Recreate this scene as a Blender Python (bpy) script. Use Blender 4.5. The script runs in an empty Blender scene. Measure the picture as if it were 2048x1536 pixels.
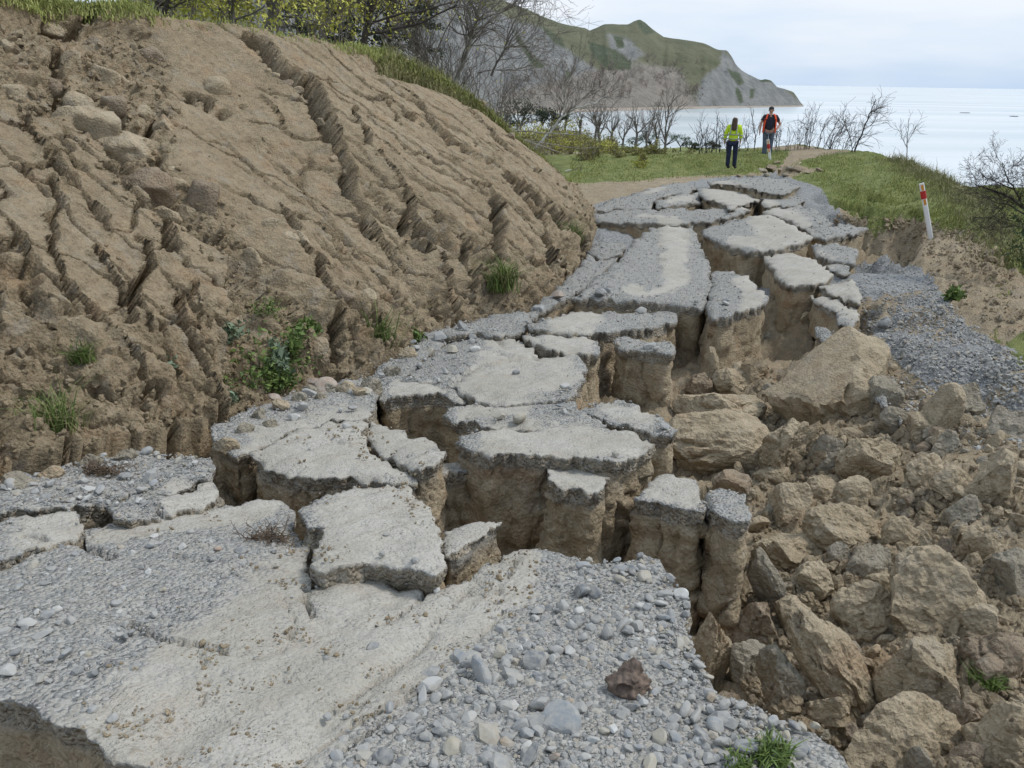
import bpy, math, random
import numpy as np
from mathutils import Vector, Matrix
from mathutils.geometry import delaunay_2d_cdt
rad = math.radians
SC = bpy.context.scene
COL = SC.collection

# ------------------------------------------------------------------ camera
PITCH, ROLL, FPX = rad(20.78), rad(0.93), 1600.0
cam_d = bpy.data.cameras.new('camera')
cam_d.sensor_width = 36.0
cam_d.lens = 36.0 * FPX / 2048.0
cam_d.clip_start = 0.05
cam_d.clip_end = 60000.0
cam = bpy.data.objects.new('camera', cam_d)
COL.objects.link(cam)
CAMM = Matrix.Rotation(math.pi / 2 - PITCH, 4, 'X') @ Matrix.Rotation(ROLL, 4, 'Z')
cam.matrix_world = CAMM
SC.camera = cam
CR = np.array(CAMM.to_3x3())

# ------------------------------------------------------------------ light
SUN_EL, SUN_AZ = rad(54.0), rad(80.0)          # azimuth from +Y towards +X (over the sea, right)
world = bpy.data.worlds.new('World')
SC.world = world
world.use_nodes = True
wn, wl = world.node_tree.nodes, world.node_tree.links
wn.clear()
w_out = wn.new('ShaderNodeOutputWorld')
w_bg = wn.new('ShaderNodeBackground')
w_sky = wn.new('ShaderNodeTexSky')
w_sky.sky_type = 'NISHITA'
w_sky.sun_disc = False
w_sky.sun_elevation = SUN_EL
w_sky.sun_rotation = SUN_AZ
w_sky.air_density = 1.0
w_sky.dust_density = 2.0
w_bg.inputs['Strength'].default_value = 0.098
w_tc = wn.new('ShaderNodeTexCoord')
w_map = wn.new('ShaderNodeMapping')
w_map.inputs['Scale'].default_value = (1.0, 1.0, 5.5)
w_n = wn.new('ShaderNodeTexNoise')
w_n.inputs['Scale'].default_value = 1.7
w_n.inputs['Detail'].default_value = 5.0
w_n.inputs['Roughness'].default_value = 0.5
w_r = wn.new('ShaderNodeMapRange')
w_r.interpolation_type = 'SMOOTHSTEP'
w_r.inputs['From Min'].default_value = 0.40
w_r.inputs['From Max'].default_value = 0.66
w_r.inputs['To Min'].default_value = 0.0
w_r.inputs['To Max'].default_value = 0.9
w_mix = wn.new('ShaderNodeMix')
w_mix.data_type = 'RGBA'
w_mix.inputs['B'].default_value = (6.15, 6.45, 6.85, 1.0)
w_veil = wn.new('ShaderNodeMix')
w_veil.data_type = 'RGBA'
w_veil.inputs['Factor'].default_value = 0.86
w_veil.inputs['B'].default_value = (4.2, 5.35, 6.9, 1.0)
wl.new(w_tc.outputs['Generated'], w_map.inputs['Vector'])
wl.new(w_map.outputs['Vector'], w_n.inputs['Vector'])
wl.new(w_n.outputs['Fac'], w_r.inputs['Value'])
wl.new(w_r.outputs['Result'], w_mix.inputs['Factor'])
wl.new(w_sky.outputs['Color'], w_veil.inputs['A'])
wl.new(w_veil.outputs['Result'], w_mix.inputs['A'])
wl.new(w_mix.outputs['Result'], w_bg.inputs['Color'])
wl.new(w_bg.outputs['Background'], w_out.inputs['Surface'])

sun_d = bpy.data.lights.new('sun', 'SUN')
sun_d.energy = 1.5
sun_d.angle = rad(12.0)
sun_d.color = (1.0, 0.965, 0.91)
sun = bpy.data.objects.new('sun', sun_d)
COL.objects.link(sun)
_sd = Vector((math.sin(SUN_AZ) * math.cos(SUN_EL), math.cos(SUN_AZ) * math.cos(SUN_EL), math.sin(SUN_EL)))
sun.rotation_euler = _sd.to_track_quat('Z', 'Y').to_euler()

SC.view_settings.view_transform = 'Standard'
SC.view_settings.look = 'None'
SC.view_settings.gamma = 1.0
SC.view_settings.exposure = 0.58
SC.view_settings.use_curve_mapping = False

# ------------------------------------------------------------------ numeric helpers
def rays(px, py):
    px = np.asarray(px, float); py = np.asarray(py, float)
    d = np.stack([(px - 1024) / FPX, (768 - py) / FPX, -np.ones_like(px)], -1)
    return d @ CR.T
def project(P):
    l = np.asarray(P, float) @ CR
    z = np.minimum(l[..., 2], -0.05)
    return 1024 + FPX * l[..., 0] / -z, 768 - FPX * l[..., 1] / -z

def _hash(ix, iy, iz, seed):
    h = (ix.astype(np.int64) * 374761393 + iy.astype(np.int64) * 668265263 + iz.astype(np.int64) * 2147483647 + seed * 144665) & 0xFFFFFFFF
    h = ((h ^ (h >> 13)) * 1274126177) & 0xFFFFFFFF
    h = ((h ^ (h >> 16)) * 2246822519) & 0xFFFFFFFF
    h = h ^ (h >> 15)
    return h.astype(np.float64) / 4294967295.0
def vnoise(P, seed=0):
    P = np.asarray(P, float)
    i = np.floor(P).astype(np.int64); f = P - i
    u = f * f * f * (f * (f * 6 - 15) + 10)
    r = 0.0
    for dx in (0, 1):
        wx = u[..., 0] if dx else 1 - u[..., 0]
        for dy in (0, 1):
            wy = u[..., 1] if dy else 1 - u[..., 1]
            for dz in (0, 1):
                wz = u[..., 2] if dz else 1 - u[..., 2]
                r = r + wx * wy * wz * _hash(i[..., 0] + dx, i[..., 1] + dy, i[..., 2] + dz, seed)
    return r * 2 - 1
def fbm(P, scale, octv=4, seed=0, gain=0.5, ridged=False):
    P = np.asarray(P, float) * scale
    a, s, n = 1.0, 0.0, 0.0
    for o in range(octv):
        v = vnoise(P + 17.3 * o, seed + o * 31)
        if ridged: v = 1 - 2 * np.abs(v)
        s = s + a * v; n += a; a *= gain; P = P * 2.03
    return s / n
def worley(P, scale, seed=0):
    """F1, F2 and a random per cell"""
    P = np.asarray(P, float) * scale
    i = np.floor(P).astype(np.int64)
    sh = P.shape[:-1]
    f1 = np.full(sh, 9.0); f2 = np.full(sh, 9.0); rid = np.zeros(sh)
    for dx in (-1, 0, 1):
        for dy in (-1, 0, 1):
            for dz in (-1, 0, 1):
                c = i + np.array([dx, dy, dz])
                q = np.stack([_hash(c[..., 0], c[..., 1], c[..., 2], seed + k) for k in (1, 2, 3)], -1) + c
                d = np.sqrt(((q - P) ** 2).sum(-1))
                r = _hash(c[..., 0], c[..., 1], c[..., 2], seed + 9)
                m = d < f1
                f2 = np.where(m, f1, np.minimum(f2, d))
                rid = np.where(m, r, rid)
                f1 = np.where(m, d, f1)
    return f1, f2, rid
def sstep(a, b, x):
    t = np.clip((np.asarray(x, float) - a) / (b - a), 0, 1)
    return t * t * (3 - 2 * t)
def inpoly(x, y, poly):
    poly = np.asarray(poly, float); r = np.zeros(np.shape(x), bool)
    n = len(poly)
    for k in range(n):
        x0, y0 = poly[k]; x1, y1 = poly[(k + 1) % n]
        if y0 == y1: continue
        c = ((y0 > y) != (y1 > y)) & (x < (x1 - x0) * (y - y0) / (y1 - y0) + x0)
        r ^= c
    return r
def dpoly(x, y, pts, closed=False, val=None):
    """distance to a polyline; with val also the value interpolated along it"""
    pts = np.asarray(pts, float)
    best = np.full(np.shape(x), 1e9); bv = np.zeros(np.shape(x))
    n = len(pts)
    for k in range(n if closed else n - 1):
        a, b = pts[k], pts[(k + 1) % n]
        d = b - a; L = max((d * d).sum(), 1e-12)
        t = np.clip(((x - a[0]) * d[0] + (y - a[1]) * d[1]) / L, 0, 1)
        q = (x - a[0] - t * d[0]) ** 2 + (y - a[1] - t * d[1]) ** 2
        m = q < best
        best = np.where(m, q, best)
        if val is not None: bv = np.where(m, val[k] + (val[(k + 1) % n] - val[k]) * t, bv)
    best = np.sqrt(best)
    return best if val is None else (best, bv)

# ------------------------------------------------------------------ object helpers
def mesh_obj(name, V, Fc, mat, parent=None, attrs=None, smooth=True, loc=None):
    V = np.asarray(V, float).reshape(-1, 3)
    if loc is not None: V = V - np.asarray(loc, float)
    me = bpy.data.meshes.new(name)
    if isinstance(Fc, np.ndarray):
        nf, k = Fc.shape
        me.vertices.add(len(V)); me.vertices.foreach_set('co', V.astype(np.float32).ravel())
        me.loops.add(nf * k); me.loops.foreach_set('vertex_index', Fc.astype(np.int32).ravel())
        me.polygons.add(nf)
        me.polygons.foreach_set('loop_start', np.arange(0, nf * k, k, dtype=np.int32))
        me.polygons.foreach_set('loop_total', np.full(nf, k, dtype=np.int32))
        me.update(calc_edges=True)
    else:
        me.from_pydata(V.tolist(), [], Fc); me.update()
    if attrs:
        for an, av in attrs.items():
            av = np.asarray(av, np.float32)
            if av.ndim == 2:
                a = me.attributes.new(an, 'FLOAT_COLOR', 'POINT')
                if av.shape[1] == 3: av = np.concatenate([av, np.ones((len(av), 1), np.float32)], 1)
                a.data.foreach_set('color', av.ravel())
            else:
                a = me.attributes.new(an, 'FLOAT', 'POINT'); a.data.foreach_set('value', av.ravel())
    me.polygons.foreach_set('use_smooth', np.full(len(me.polygons), bool(smooth)))
    if mat is not None: me.materials.append(mat)
    o = bpy.data.objects.new(name, me); COL.objects.link(o)
    if parent is not None: o.parent = parent
    elif loc is not None: o.location = loc
    return o
def tag(o, label=None, cat=None, group=None, kind=None):
    if label: o['label'] = label
    if cat: o['category'] = cat
    if group: o['group'] = group
    if kind: o['kind'] = kind
    return o
def thing(name, label, cat, loc=(0, 0, 0), group=None):
    o = bpy.data.objects.new(name, None); COL.objects.link(o)
    o.empty_display_size = 0.1; o.location = loc
    return tag(o, label, cat, group)
def gridfaces(nr, nc):
    i = np.arange(nr * nc).reshape(nr, nc)
    return np.stack([i[:-1, :-1], i[:-1, 1:], i[1:, 1:], i[1:, :-1]], -1).reshape(-1, 4)

# ------------------------------------------------------------------ materials
def _nt(name):
    m = bpy.data.materials.new(name); m.use_nodes = True
    nt = m.node_tree; nt.nodes.clear()
    out = nt.nodes.new('ShaderNodeOutputMaterial'); b = nt.nodes.new('ShaderNodeBsdfPrincipled')
    nt.links.new(b.outputs['BSDF'], out.inputs['Surface'])
    b.inputs['Roughness'].default_value = 0.9
    b.inputs['Specular IOR Level'].default_value = 0.25
    return m, nt, b
class NB:
    def __init__(s, nt): s.nt = nt
    def n(s, t, **k):
        x = s.nt.nodes.new(t)
        for a, v in k.items(): setattr(x, a, v)
        return x
    def pos(s): return s.n('ShaderNodeNewGeometry').outputs['Position']
    def objco(s): return s.n('ShaderNodeTexCoord').outputs['Object']
    def mapv(s, v, sc):
        m = s.n('ShaderNodeMapping'); m.inputs['Scale'].default_value = sc
        s.nt.links.new(v, m.inputs['Vector']); return m.outputs['Vector']
    def noise(s, v, scale, detail=4, rough=0.55, dist=0.0):
        x = s.n('ShaderNodeTexNoise'); x.inputs['Scale'].default_value = scale
        x.inputs['Detail'].default_value = detail; x.inputs['Roughness'].default_value = rough
        x.inputs['Distortion'].default_value = dist
        s.nt.links.new(v, x.inputs['Vector']); return x.outputs['Fac']
    def voro(s, v, scale, out='Distance', feature='F1', rnd=1.0):
        x = s.n('ShaderNodeTexVoronoi', feature=feature); x.inputs['Scale'].default_value = scale
        x.inputs['Randomness'].default_value = rnd
        s.nt.links.new(v, x.inputs['Vector']); return x.outputs[out]
    def rng(s, v, a, b, c=0.0, d=1.0, smooth=True):
        x = s.n('ShaderNodeMapRange'); x.interpolation_type = 'SMOOTHSTEP' if smooth else 'LINEAR'
        for nme, val in (('From Min', a), ('From Max', b), ('To Min', c), ('To Max', d)): x.inputs[nme].default_value = val
        s.nt.links.new(v, x.inputs['Value']); return x.outputs['Result']
    def mix(s, f, a, b, mode='MIX'):
        x = s.n('ShaderNodeMix', data_type='RGBA', blend_type=mode)
        for k, v in (('Factor', f), ('A', a), ('B', b)):
            i = x.inputs[k]
            if isinstance(v, (int, float)): i.default_value = v
            elif isinstance(v, tuple): i.default_value = (*v, 1.0)
            else: s.nt.links.new(v, i)
        return x.outputs['Result']
    def math(s, op, a, b=None):
        x = s.n('ShaderNodeMath', operation=op)
        for i, v in enumerate((a, b)):
            if v is None: continue
            if isinstance(v, (int, float)): x.inputs[i].default_value = v
            else: s.nt.links.new(v, x.inputs[i])
        return x.outputs[0]
    def attr(s, name, out='Fac'):
        x = s.n('ShaderNodeAttribute', attribute_name=name); return x.outputs[out]
    def bump(s, h, strength=0.5, dist=0.02, prev=None):
        x = s.n('ShaderNodeBump'); x.inputs['Strength'].default_value = strength; x.inputs['Distance'].default_value = dist
        s.nt.links.new(h, x.inputs['Height'])
        if prev is not None: s.nt.links.new(prev, x.inputs['Normal'])
        return x.outputs['Normal']
    def ln(s, a, b): s.nt.links.new(a, b)

def soil_mat(name, dark, mid, light, bump=1.0, ochre=0.25, streak=False, fine=1.0, grassattr=False, greytop=False):
    m, nt, b = _nt(name); g = NB(nt); p = g.pos()
    n1 = g.noise(p, 1.3, 5, 0.6); n2 = g.noise(p, 9.0, 5, 0.65); n3 = g.noise(p, 55.0 * fine, 4, 0.7)
    c = g.mix(g.rng(n1, 0.32, 0.68), mid, light)
    c = g.mix(g.rng(g.noise(p, 4.2, 5, 0.7), 0.52, 0.66, 0, 0.75), c, g.mix(0.5, mid, (0.34, 0.325, 0.29)))
    c = g.mix(g.rng(n2, 0.40, 0.72, 0, 0.75), c, dark)
    oc = g.math('MULTIPLY', g.rng(g.noise(p, 2.6, 3, 0.5), 0.55, 0.72), ochre)
    c = g.mix(oc, c, (0.30, 0.155, 0.060))
    c = g.mix(g.rng(n3, 0.3, 0.7, 0.0, 0.55), c, g.mix(0.5, c, (0.58, 0.505, 0.36)))
    v = g.voro(p, 38.0 * fine)
    sp = g.rng(g.noise(p, 120.0, 2, 0.5), 0.60, 0.72)
    c = g.mix(g.math('MULTIPLY', sp, 0.55), c, (0.055, 0.042, 0.030))
    if grassattr:
        ga = g.attr('grass')
        gm = g.rng(g.math('ADD', ga, g.math('MULTIPLY', g.math('SUBTRACT', n2, 0.5), 0.9)), 0.40, 0.62)
        gc = g.mix(g.rng(g.noise(p, 2.2, 4, 0.6), 0.35, 0.65), (0.130, 0.155, 0.045), (0.205, 0.220, 0.075))
        c = g.mix(gm, c, gc)
        gv = g.attr('grav')
        gvm = g.rng(g.math('ADD', gv, g.math('MULTIPLY', g.math('SUBTRACT', n2, 0.5), 0.8)), 0.40, 0.60)
        vc = g.voro(p, 42.0, 'Color')
        gcol = g.mix(g.rng(vc, 0.2, 0.8), (0.21, 0.212, 0.21), (0.35, 0.35, 0.34))
        c = g.mix(gvm, c, gcol)
    if greytop:
        dp = g.attr('dep')
        gt = g.rng(g.math('ADD', dp, g.math('MULTIPLY', g.math('SUBTRACT', n2, 0.5), 0.16)), 0.03, 0.15, 1.0, 0.0)
        c = g.mix(gt, c, g.mix(g.rng(n2, .35, .65), (0.20, 0.185, 0.155), (0.32, 0.30, 0.265)))
    g.ln(c, b.inputs['Base Color'])
    h = g.math('ADD', g.math('MULTIPLY', n2, 1.2), g.math('MULTIPLY', n3, 0.5))
    h = g.math('ADD', h, g.math('MULTIPLY', v, 0.35))
    if streak:
        st = g.noise(g.mapv(p, (26.0, 26.0, 3.0)), 1.0, 4, 0.6)
        h = g.math('ADD', h, g.math('MULTIPLY', st, 0.8))
    nn = g.bump(h, 0.75 * bump, 0.045)
    nn = g.bump(g.noise(p, 170.0, 3, 0.7), 0.35 * bump, 0.008, nn)
    g.ln(nn, b.inputs['Normal'])
    return m
M = {}
M['bank'] = soil_mat('bank_soil', (0.145, 0.101, 0.058), (0.272, 0.203, 0.121), (0.352, 0.274, 0.176), 1.3, 0.30, grassattr=True)
M['clay'] = soil_mat('clay_soil', (0.225, 0.165, 0.100), (0.385, 0.298, 0.190), (0.470, 0.380, 0.260), 1.3, 0.50, greytop=True)
M['boulder'] = soil_mat('boulder_clay', (0.240, 0.182, 0.115), (0.415, 0.327, 0.213), (0.510, 0.420, 0.295), 1.3, 0.40)
M['ground'] = soil_mat('loose_soil', (0.150, 0.110, 0.068), (0.285, 0.218, 0.138), (0.375, 0.298, 0.200), 1.3, 0.30, grassattr=True)

TRACK_ROT = rad(-52.0)
def crust_mat(name):
    m, nt, b = _nt(name); g = NB(nt); p = g.pos()
    n1 = g.noise(p, 1.7, 4, 0.6); n2 = g.noise(p, 14.0, 5, 0.7); n3 = g.noise(p, 90.0, 3, 0.7)
    pale = g.attr('pale'); side = g.attr('side')
    vc = g.n('ShaderNodeTexVoronoi'); vc.inputs['Scale'].default_value = 48.0; g.ln(p, vc.inputs['Vector'])
    vr = g.rng(vc.outputs['Color'], 0.1, 0.9)
    grav = g.mix(vr, (0.235, 0.232, 0.222), (0.415, 0.408, 0.384))
    grav = g.mix(g.rng(n2, 0.36, 0.62, 0, 0.8), grav, (0.400, 0.380, 0.335))
    pc = g.mix(g.rng(n1, 0.3, 0.7), (0.375, 0.352, 0.300), (0.455, 0.432, 0.382))
    tr = g.n('ShaderNodeMapping'); tr.inputs['Rotation'].default_value = (0, 0, TRACK_ROT); tr.inputs['Scale'].default_value = (1, 1, 1); g.ln(p, tr.inputs['Vector'])
    stk = g.noise(g.mapv(tr.outputs['Vector'], (1.1, 26.0, 1.0)), 1.0, 4, 0.65)
    pc = g.mix(g.rng(stk, 0.50, 0.68, 0, 0.55), pc, (0.300, 0.272, 0.225))
    pc = g.mix(g.rng(g.noise(p, 5.0, 4, 0.6), 0.48, 0.7, 0, 0.6), pc, (0.40, 0.355, 0.290))
    pc = g.mix(g.rng(n3, 0.50, 0.72, 0, 0.75), pc, (0.215, 0.190, 0.150))
    pc = g.mix(g.math('MULTIPLY', g.rng(g.noise(g.mapv(p, (1.0, 1.0, 1.0)), 30.0, 4, 0.75), 0.52, 0.66), g.rng(g.noise(p, 1.1, 3, 0.6), 0.40, 0.60, 0.15, 0.8)), pc, (0.265, 0.225, 0.175))
    pc = g.mix(g.rng(n2, 0.50, 0.75, 0, 0.45), pc, (0.26, 0.25, 0.225))
    wv = g.math('ADD', g.math('MULTIPLY', g.math('SUBTRACT', n2, 0.5), 1.5), g.math('MULTIPLY', g.math('SUBTRACT', g.noise(p, 3.6, 4, 0.65), 0.5), 1.6))
    f = g.rng(g.math('ADD', pale, wv), 0.10, 0.92)
    c = g.mix(f, grav, pc)
    sc = g.mix(g.rng(n2, 0.35, 0.65), (0.265, 0.225, 0.168), (0.375, 0.325, 0.250))
    sc = g.mix(g.rng(vr, 0.75, 1.0, 0, 0.5), sc, (0.30, 0.30, 0.29))
    sf = g.rng(side, 0.15, 0.6)
    c = g.mix(sf, c, sc)
    g.ln(c, b.inputs['Base Color'])
    st = g.rng(vc.outputs['Distance'], 0.0, 0.9, 1.0, 0.0)
    hs = g.math('MULTIPLY', st, g.math('SUBTRACT', 1.15, f))
    h = g.math('ADD', hs, g.math('MULTIPLY', n2, 0.9))
    nn = g.bump(h, 0.8, 0.026)
    cv = g.rng(g.voro(g.mapv(p, (1, 1, 1)), 70.0), 0.0, 0.55, 1.0, 0.0)
    nn = g.bump(g.math('MULTIPLY', cv, g.rng(g.noise(p, 6.0, 3, 0.6), .42, .62)), 0.55, 0.010, nn)
    nn = g.bump(n3, 0.6, 0.010, nn)
    g.ln(nn, b.inputs['Normal'])
    return m
M['crust'] = crust_mat('gravel_crust')

def stone_mat(name, attr=True):
    m, nt, b = _nt(name); g = NB(nt); p = g.pos()
    if attr: r = g.attr('rnd')
    else: r = g.n('ShaderNodeObjectInfo').outputs['Random']
    cr = g.n('ShaderNodeValToRGB'); g.ln(r, cr.inputs['Fac'])
    el = cr.color_ramp.elements
    el[0].position = 0.0; el[0].color = (0.185, 0.192, 0.198, 1)
    el[1].position = 1.0; el[1].color = (0.50, 0.50, 0.48, 1)
    for ps, cc in ((0.30, (0.215, 0.220, 0.222)), (0.62, (0.275, 0.277, 0.268)), (0.80, (0.315, 0.295, 0.240)), (0.90, (0.30, 0.235, 0.17)), (0.93, (0.40, 0.40, 0.39))):
        e = el.new(ps); e.color = (*cc, 1)
    n = g.noise(p, 35.0, 4, 0.65)
    src = cr.outputs['Color'] if attr else g.n('ShaderNodeObjectInfo').outputs['Color']
    c = g.mix(g.rng(n, 0.30, 0.65, 0, 0.65), src, (0.39, 0.368, 0.325))
    g.ln(c, b.inputs['Base Color'])
    b.inputs['Roughness'].default_value = 0.8
    g.ln(g.bump(g.noise(p, 90.0, 3, 0.6), 0.3, 0.006), b.inputs['Normal'])
    return m
M['stones'] = stone_mat('gravel_stones')
M['stone'] = stone_mat('loose_stone', False)

def plain(name, col, rough=0.85, var=0.25, scale=6.0, bump=0.3, spec=0.25, attr=None, trans=0.0):
    m, nt, b = _nt(name); g = NB(nt); p = g.pos()
    n = g.noise(p, scale, 4, 0.6)
    lo = tuple(c * (1 - var) for c in col); hi = tuple(min(c * (1 + var), 0.95) for c in col)
    c = g.mix(g.rng(n, 0.3, 0.7), lo, hi)
    if attr:
        c = g.mix(g.attr('rnd'), c, attr)
    g.ln(c, b.inputs['Base Color'])
    b.inputs['Roughness'].default_value = rough
    b.inputs['Specular IOR Level'].default_value = spec
    if bump: g.ln(g.bump(g.noise(p, scale * 4, 3, 0.6), bump, 0.05 / scale), b.inputs['Normal'])
    if trans:
        b.inputs['Transmission Weight'].default_value = 0.0
        b.inputs['Subsurface Weight'].default_value = 0.0
    return m
M['bark_pale'] = plain('pale_bark', (0.27, 0.25, 0.215), 0.9, 0.35, 9.0)
M['bark_grey'] = plain('grey_bark', (0.135, 0.122, 0.108), 0.9, 0.35, 7.0)
M['bark_dark'] = plain('dark_bark', (0.060, 0.050, 0.043), 0.9, 0.35, 7.0)
M['twig'] = plain('grey_twigs', (0.150, 0.130, 0.112), 0.9, 0.3, 3.0, 0)
M['twig_dark'] = plain('dark_twigs', (0.075, 0.062, 0.055), 0.9, 0.3, 3.0, 0)
M['twig_brown'] = plain('brown_twigs', (0.260, 0.220, 0.182), 0.9, 0.3, 0.05, 0)
M['wood_white'] = plain('bleached_wood', (0.55, 0.53, 0.48), 0.85, 0.25, 9.0)
M['leaf_yellow'] = plain('yellow_green_leaves', (0.310, 0.315, 0.055), 0.7, 0.40, 1.5, 0, 0.3, (0.50, 0.47, 0.10))
M['leaf_scrub'] = plain('olive_leaves', (0.165, 0.165, 0.058), 0.75, 0.45, 0.6, 0, 0.3, (0.29, 0.255, 0.075))
M['leaf_dark'] = plain('dark_evergreen_leaves', (0.022, 0.036, 0.022), 0.75, 0.4, 0.8, 0, 0.3, (0.045, 0.062, 0.034))
M['leaf_tree'] = plain('coast_tree_leaves', (0.035, 0.058, 0.024), 0.75, 0.4, 0.3, 0, 0.3, (0.075, 0.105, 0.040))
M['leaf_weed'] = plain('weed_leaves', (0.075, 0.125, 0.030), 0.65, 0.4, 12.0, 0, 0.35, (0.16, 0.21, 0.05))
M['leaf_grey'] = plain('grey_green_leaves', (0.15, 0.20, 0.13), 0.65, 0.3, 12.0, 0, 0.35, (0.23, 0.29, 0.19))
M['grass'] = plain('grass_blades', (0.200, 0.240, 0.062), 0.7, 0.40, 1.6, 0, 0.3, (0.390, 0.390, 0.140))
M['grass_dry'] = plain('dry_grass_blades', (0.280, 0.245, 0.130), 0.8, 0.35, 2.0, 0, 0.3, (0.19, 0.205, 0.075))
M['dead_weed'] = plain('dead_weed', (0.135, 0.098, 0.066), 0.9, 0.35, 20.0, 0.3)
# ------------------------------------------------------------------ the lie of the land
PY = np.array([-5, 0.5, 1.5, 4.0, 7.0, 11.0, 17.0, 24.0, 31.0, 36.0])
PZ = np.array([-1.2, -1.45, -1.65, -2.20, -2.70, -2.95, -3.08, -3.05, -3.05, -3.05])
def prof(Y): return np.interp(Y, PY, PZ)
_S = np.geomspace(0.8, 900, 500)
def hit(px, py, zf):
    """where the sight line through a traced point meets the surface z = zf(X, Y)"""
    d = rays(np.atleast_1d(px), np.atleast_1d(py))
    out = np.zeros_like(d)
    for k, r in enumerate(d):
        P = _S[:, None] * r
        g = P[:, 2] - zf(P[:, 0], P[:, 1])
        neg = np.where(g < 0)[0]
        j = max(neg[0], 1) if len(neg) else len(_S) - 1
        a, b = _S[j - 1], _S[j]
        for _ in range(30):
            m = 0.5 * (a + b); q = m * r
            if q[2] - zf(np.array([q[0]]), np.array([q[1]]))[0] < 0: b = m
            else: a = m
        out[k] = 0.5 * (a + b) * r
    return out
# height offsets from the road line, traced points turned into places on the ground
_OFF = [(300, 1200, -.62), (700, 1300, -.62), (1100, 1300, -.62), (200, 1480, -.9), (50, 1500, -.8), (700, 900, -.62), (450, 985, -.8), (950, 1000, -.62), (1000, 750, -.62), (1100, 900, -.70),
 (940, 1130, -.95), (1300, 650, -.85), (1350, 500, -.62), (1500, 450, -.62), (1500, 390, -.7), (1400, 360, -.45), (1590, 640, -1.75), (1600, 560, -1.5), (1240, 1010, -.8), (1330, 1080, -.95),
 (1390, 820, -.95), (1440, 860, -.8), (1400, 950, -.85), (1560, 1000, -.75), (1450, 1150, -.85), (1420, 1250, -.85), (1450, 1380, -.85), (1600, 1200, -.62), (1800, 1100, -.45), (2000, 1000, -.28), (1620, 1400, -.8),
 (1900, 1350, -.55), (2048, 1500, -.55), (1750, 1500, -.75), (1600, 750, -.55), (1700, 900, -.42), (1500, 730, -.95), (1880, 830, -.18), (1800, 680, -.03), (1760, 560, .0), (2000, 720, .10), (1950, 600, .18), (1900, 490, .16),
 (2048, 900, -.15), (2040, 1200, -.42), (2040, 640, .2),
 (100, 980, -.25), (300, 930, -.25), (600, 780, -.2), (900, 660, -.15), (1100, 570, -.15), (1190, 450, -.15),
 (1300, 370, .0), (1250, 385, -.05), (1180, 400, -.05), (1450, 338, .02), (1580, 340, .22), (1700, 345, .34), (1800, 370, .36), (1850, 400, .30), (1750, 410, .08), (1900, 430, .25), (1660, 400, -.05), (1720, 480, -.45), (1780, 500, -.6)]
_P = np.array([hit(a, b, lambda X, Y, c=c: prof(Y) + c)[0] for a, b, c in _OFF])
_X = np.array([(10.3, 34.6, .40), (12, 34.6, .55), (13.6, 33.5, .70), (13.4, 29, .60), (12.2, 25, .50), (8.3, 31.4, .02), (9.3, 33.5, .22), (11.6, 30, .36), (10.6, 21, .38), (11.0, 36.5, .45), (9.0, 36, .2), (13.0, 36.5, .7)])
_PX, _PYc, _PO = np.concatenate([_P[:, 0], _X[:, 0]]), np.concatenate([_P[:, 1], _X[:, 1]]), np.concatenate([[c for _, _, c in _OFF], _X[:, 2]])
def zoff(X, Y):
    num = 0.0; den = 0.0
    for x, y, o in zip(_PX, _PYc, _PO):
        r2 = ((X - x) ** 2 + (Y - y) ** 2) / (0.05 * (y + 1.0)) ** 2
        w = 1.0 / (r2 + 0.6) ** 1.8
        num = num + w * o; den = den + w
    return num / den
# the edge of the hillside above the sea (right)
_EX = np.array([(9.3, -5.0), (9.0, 5.0), (8.9, 10.0), (9.3, 14.8), (11.2, 19.5), (12.6, 24.0), (13.6, 29.0), (14.0, 33.0), (12.8, 36.0), (12.2, 39.0)])
SEA = -25.0
def gz(X, Y):
    X = np.asarray(X, float); Y = np.asarray(Y, float)
    near = prof(Y) + zoff(X, Y) * sstep(44, 36.5, Y)
    far = -3.05 - (np.maximum(Y, 36) - 36) * 0.075 - sstep(160, 225, Y) * 9.5
    left = sstep(0.27, 0.20, X / np.maximum(Y, 1.0))
    drop = np.minimum(np.maximum(Y - 37.0, 0) * 0.55, 30)
    far2 = np.maximum(-3.05 + zoff(X, Y) * sstep(44, 36.5, Y) - drop, -23.2 + 0.4 * np.sin(X * .05))
    z = np.where(Y < 36, near, np.maximum(far, -23.0) * left + far2 * (1 - left))
    ex = np.interp(Y, _EX[:, 1], _EX[:, 0])
    ov = np.maximum(X - ex, 0)
    ov = np.where(Y > 40, 0, ov)
    cl = z - ov * ov / (ov + 1.2) * 1.25
    z = np.where(ov > 0, np.maximum(cl, np.minimum(z, -23.5)), z)
    coast = np.interp(X / np.maximum(Y, 1.0), [-.1, .10, .17, .20, .27, .33, .42], [420, 330, 306, 320, 318, 70, 58])
    z = np.where(Y > 45, z - sstep(coast, coast * 1.12, Y) * 7.0, z)
    z = np.where((Y > 45) & (X / np.maximum(Y, 1) > .34), np.minimum(z, -3.05 - (Y - 45) * 2.0), z)
    z = np.maximum(z, -31.0)
    return z

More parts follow.
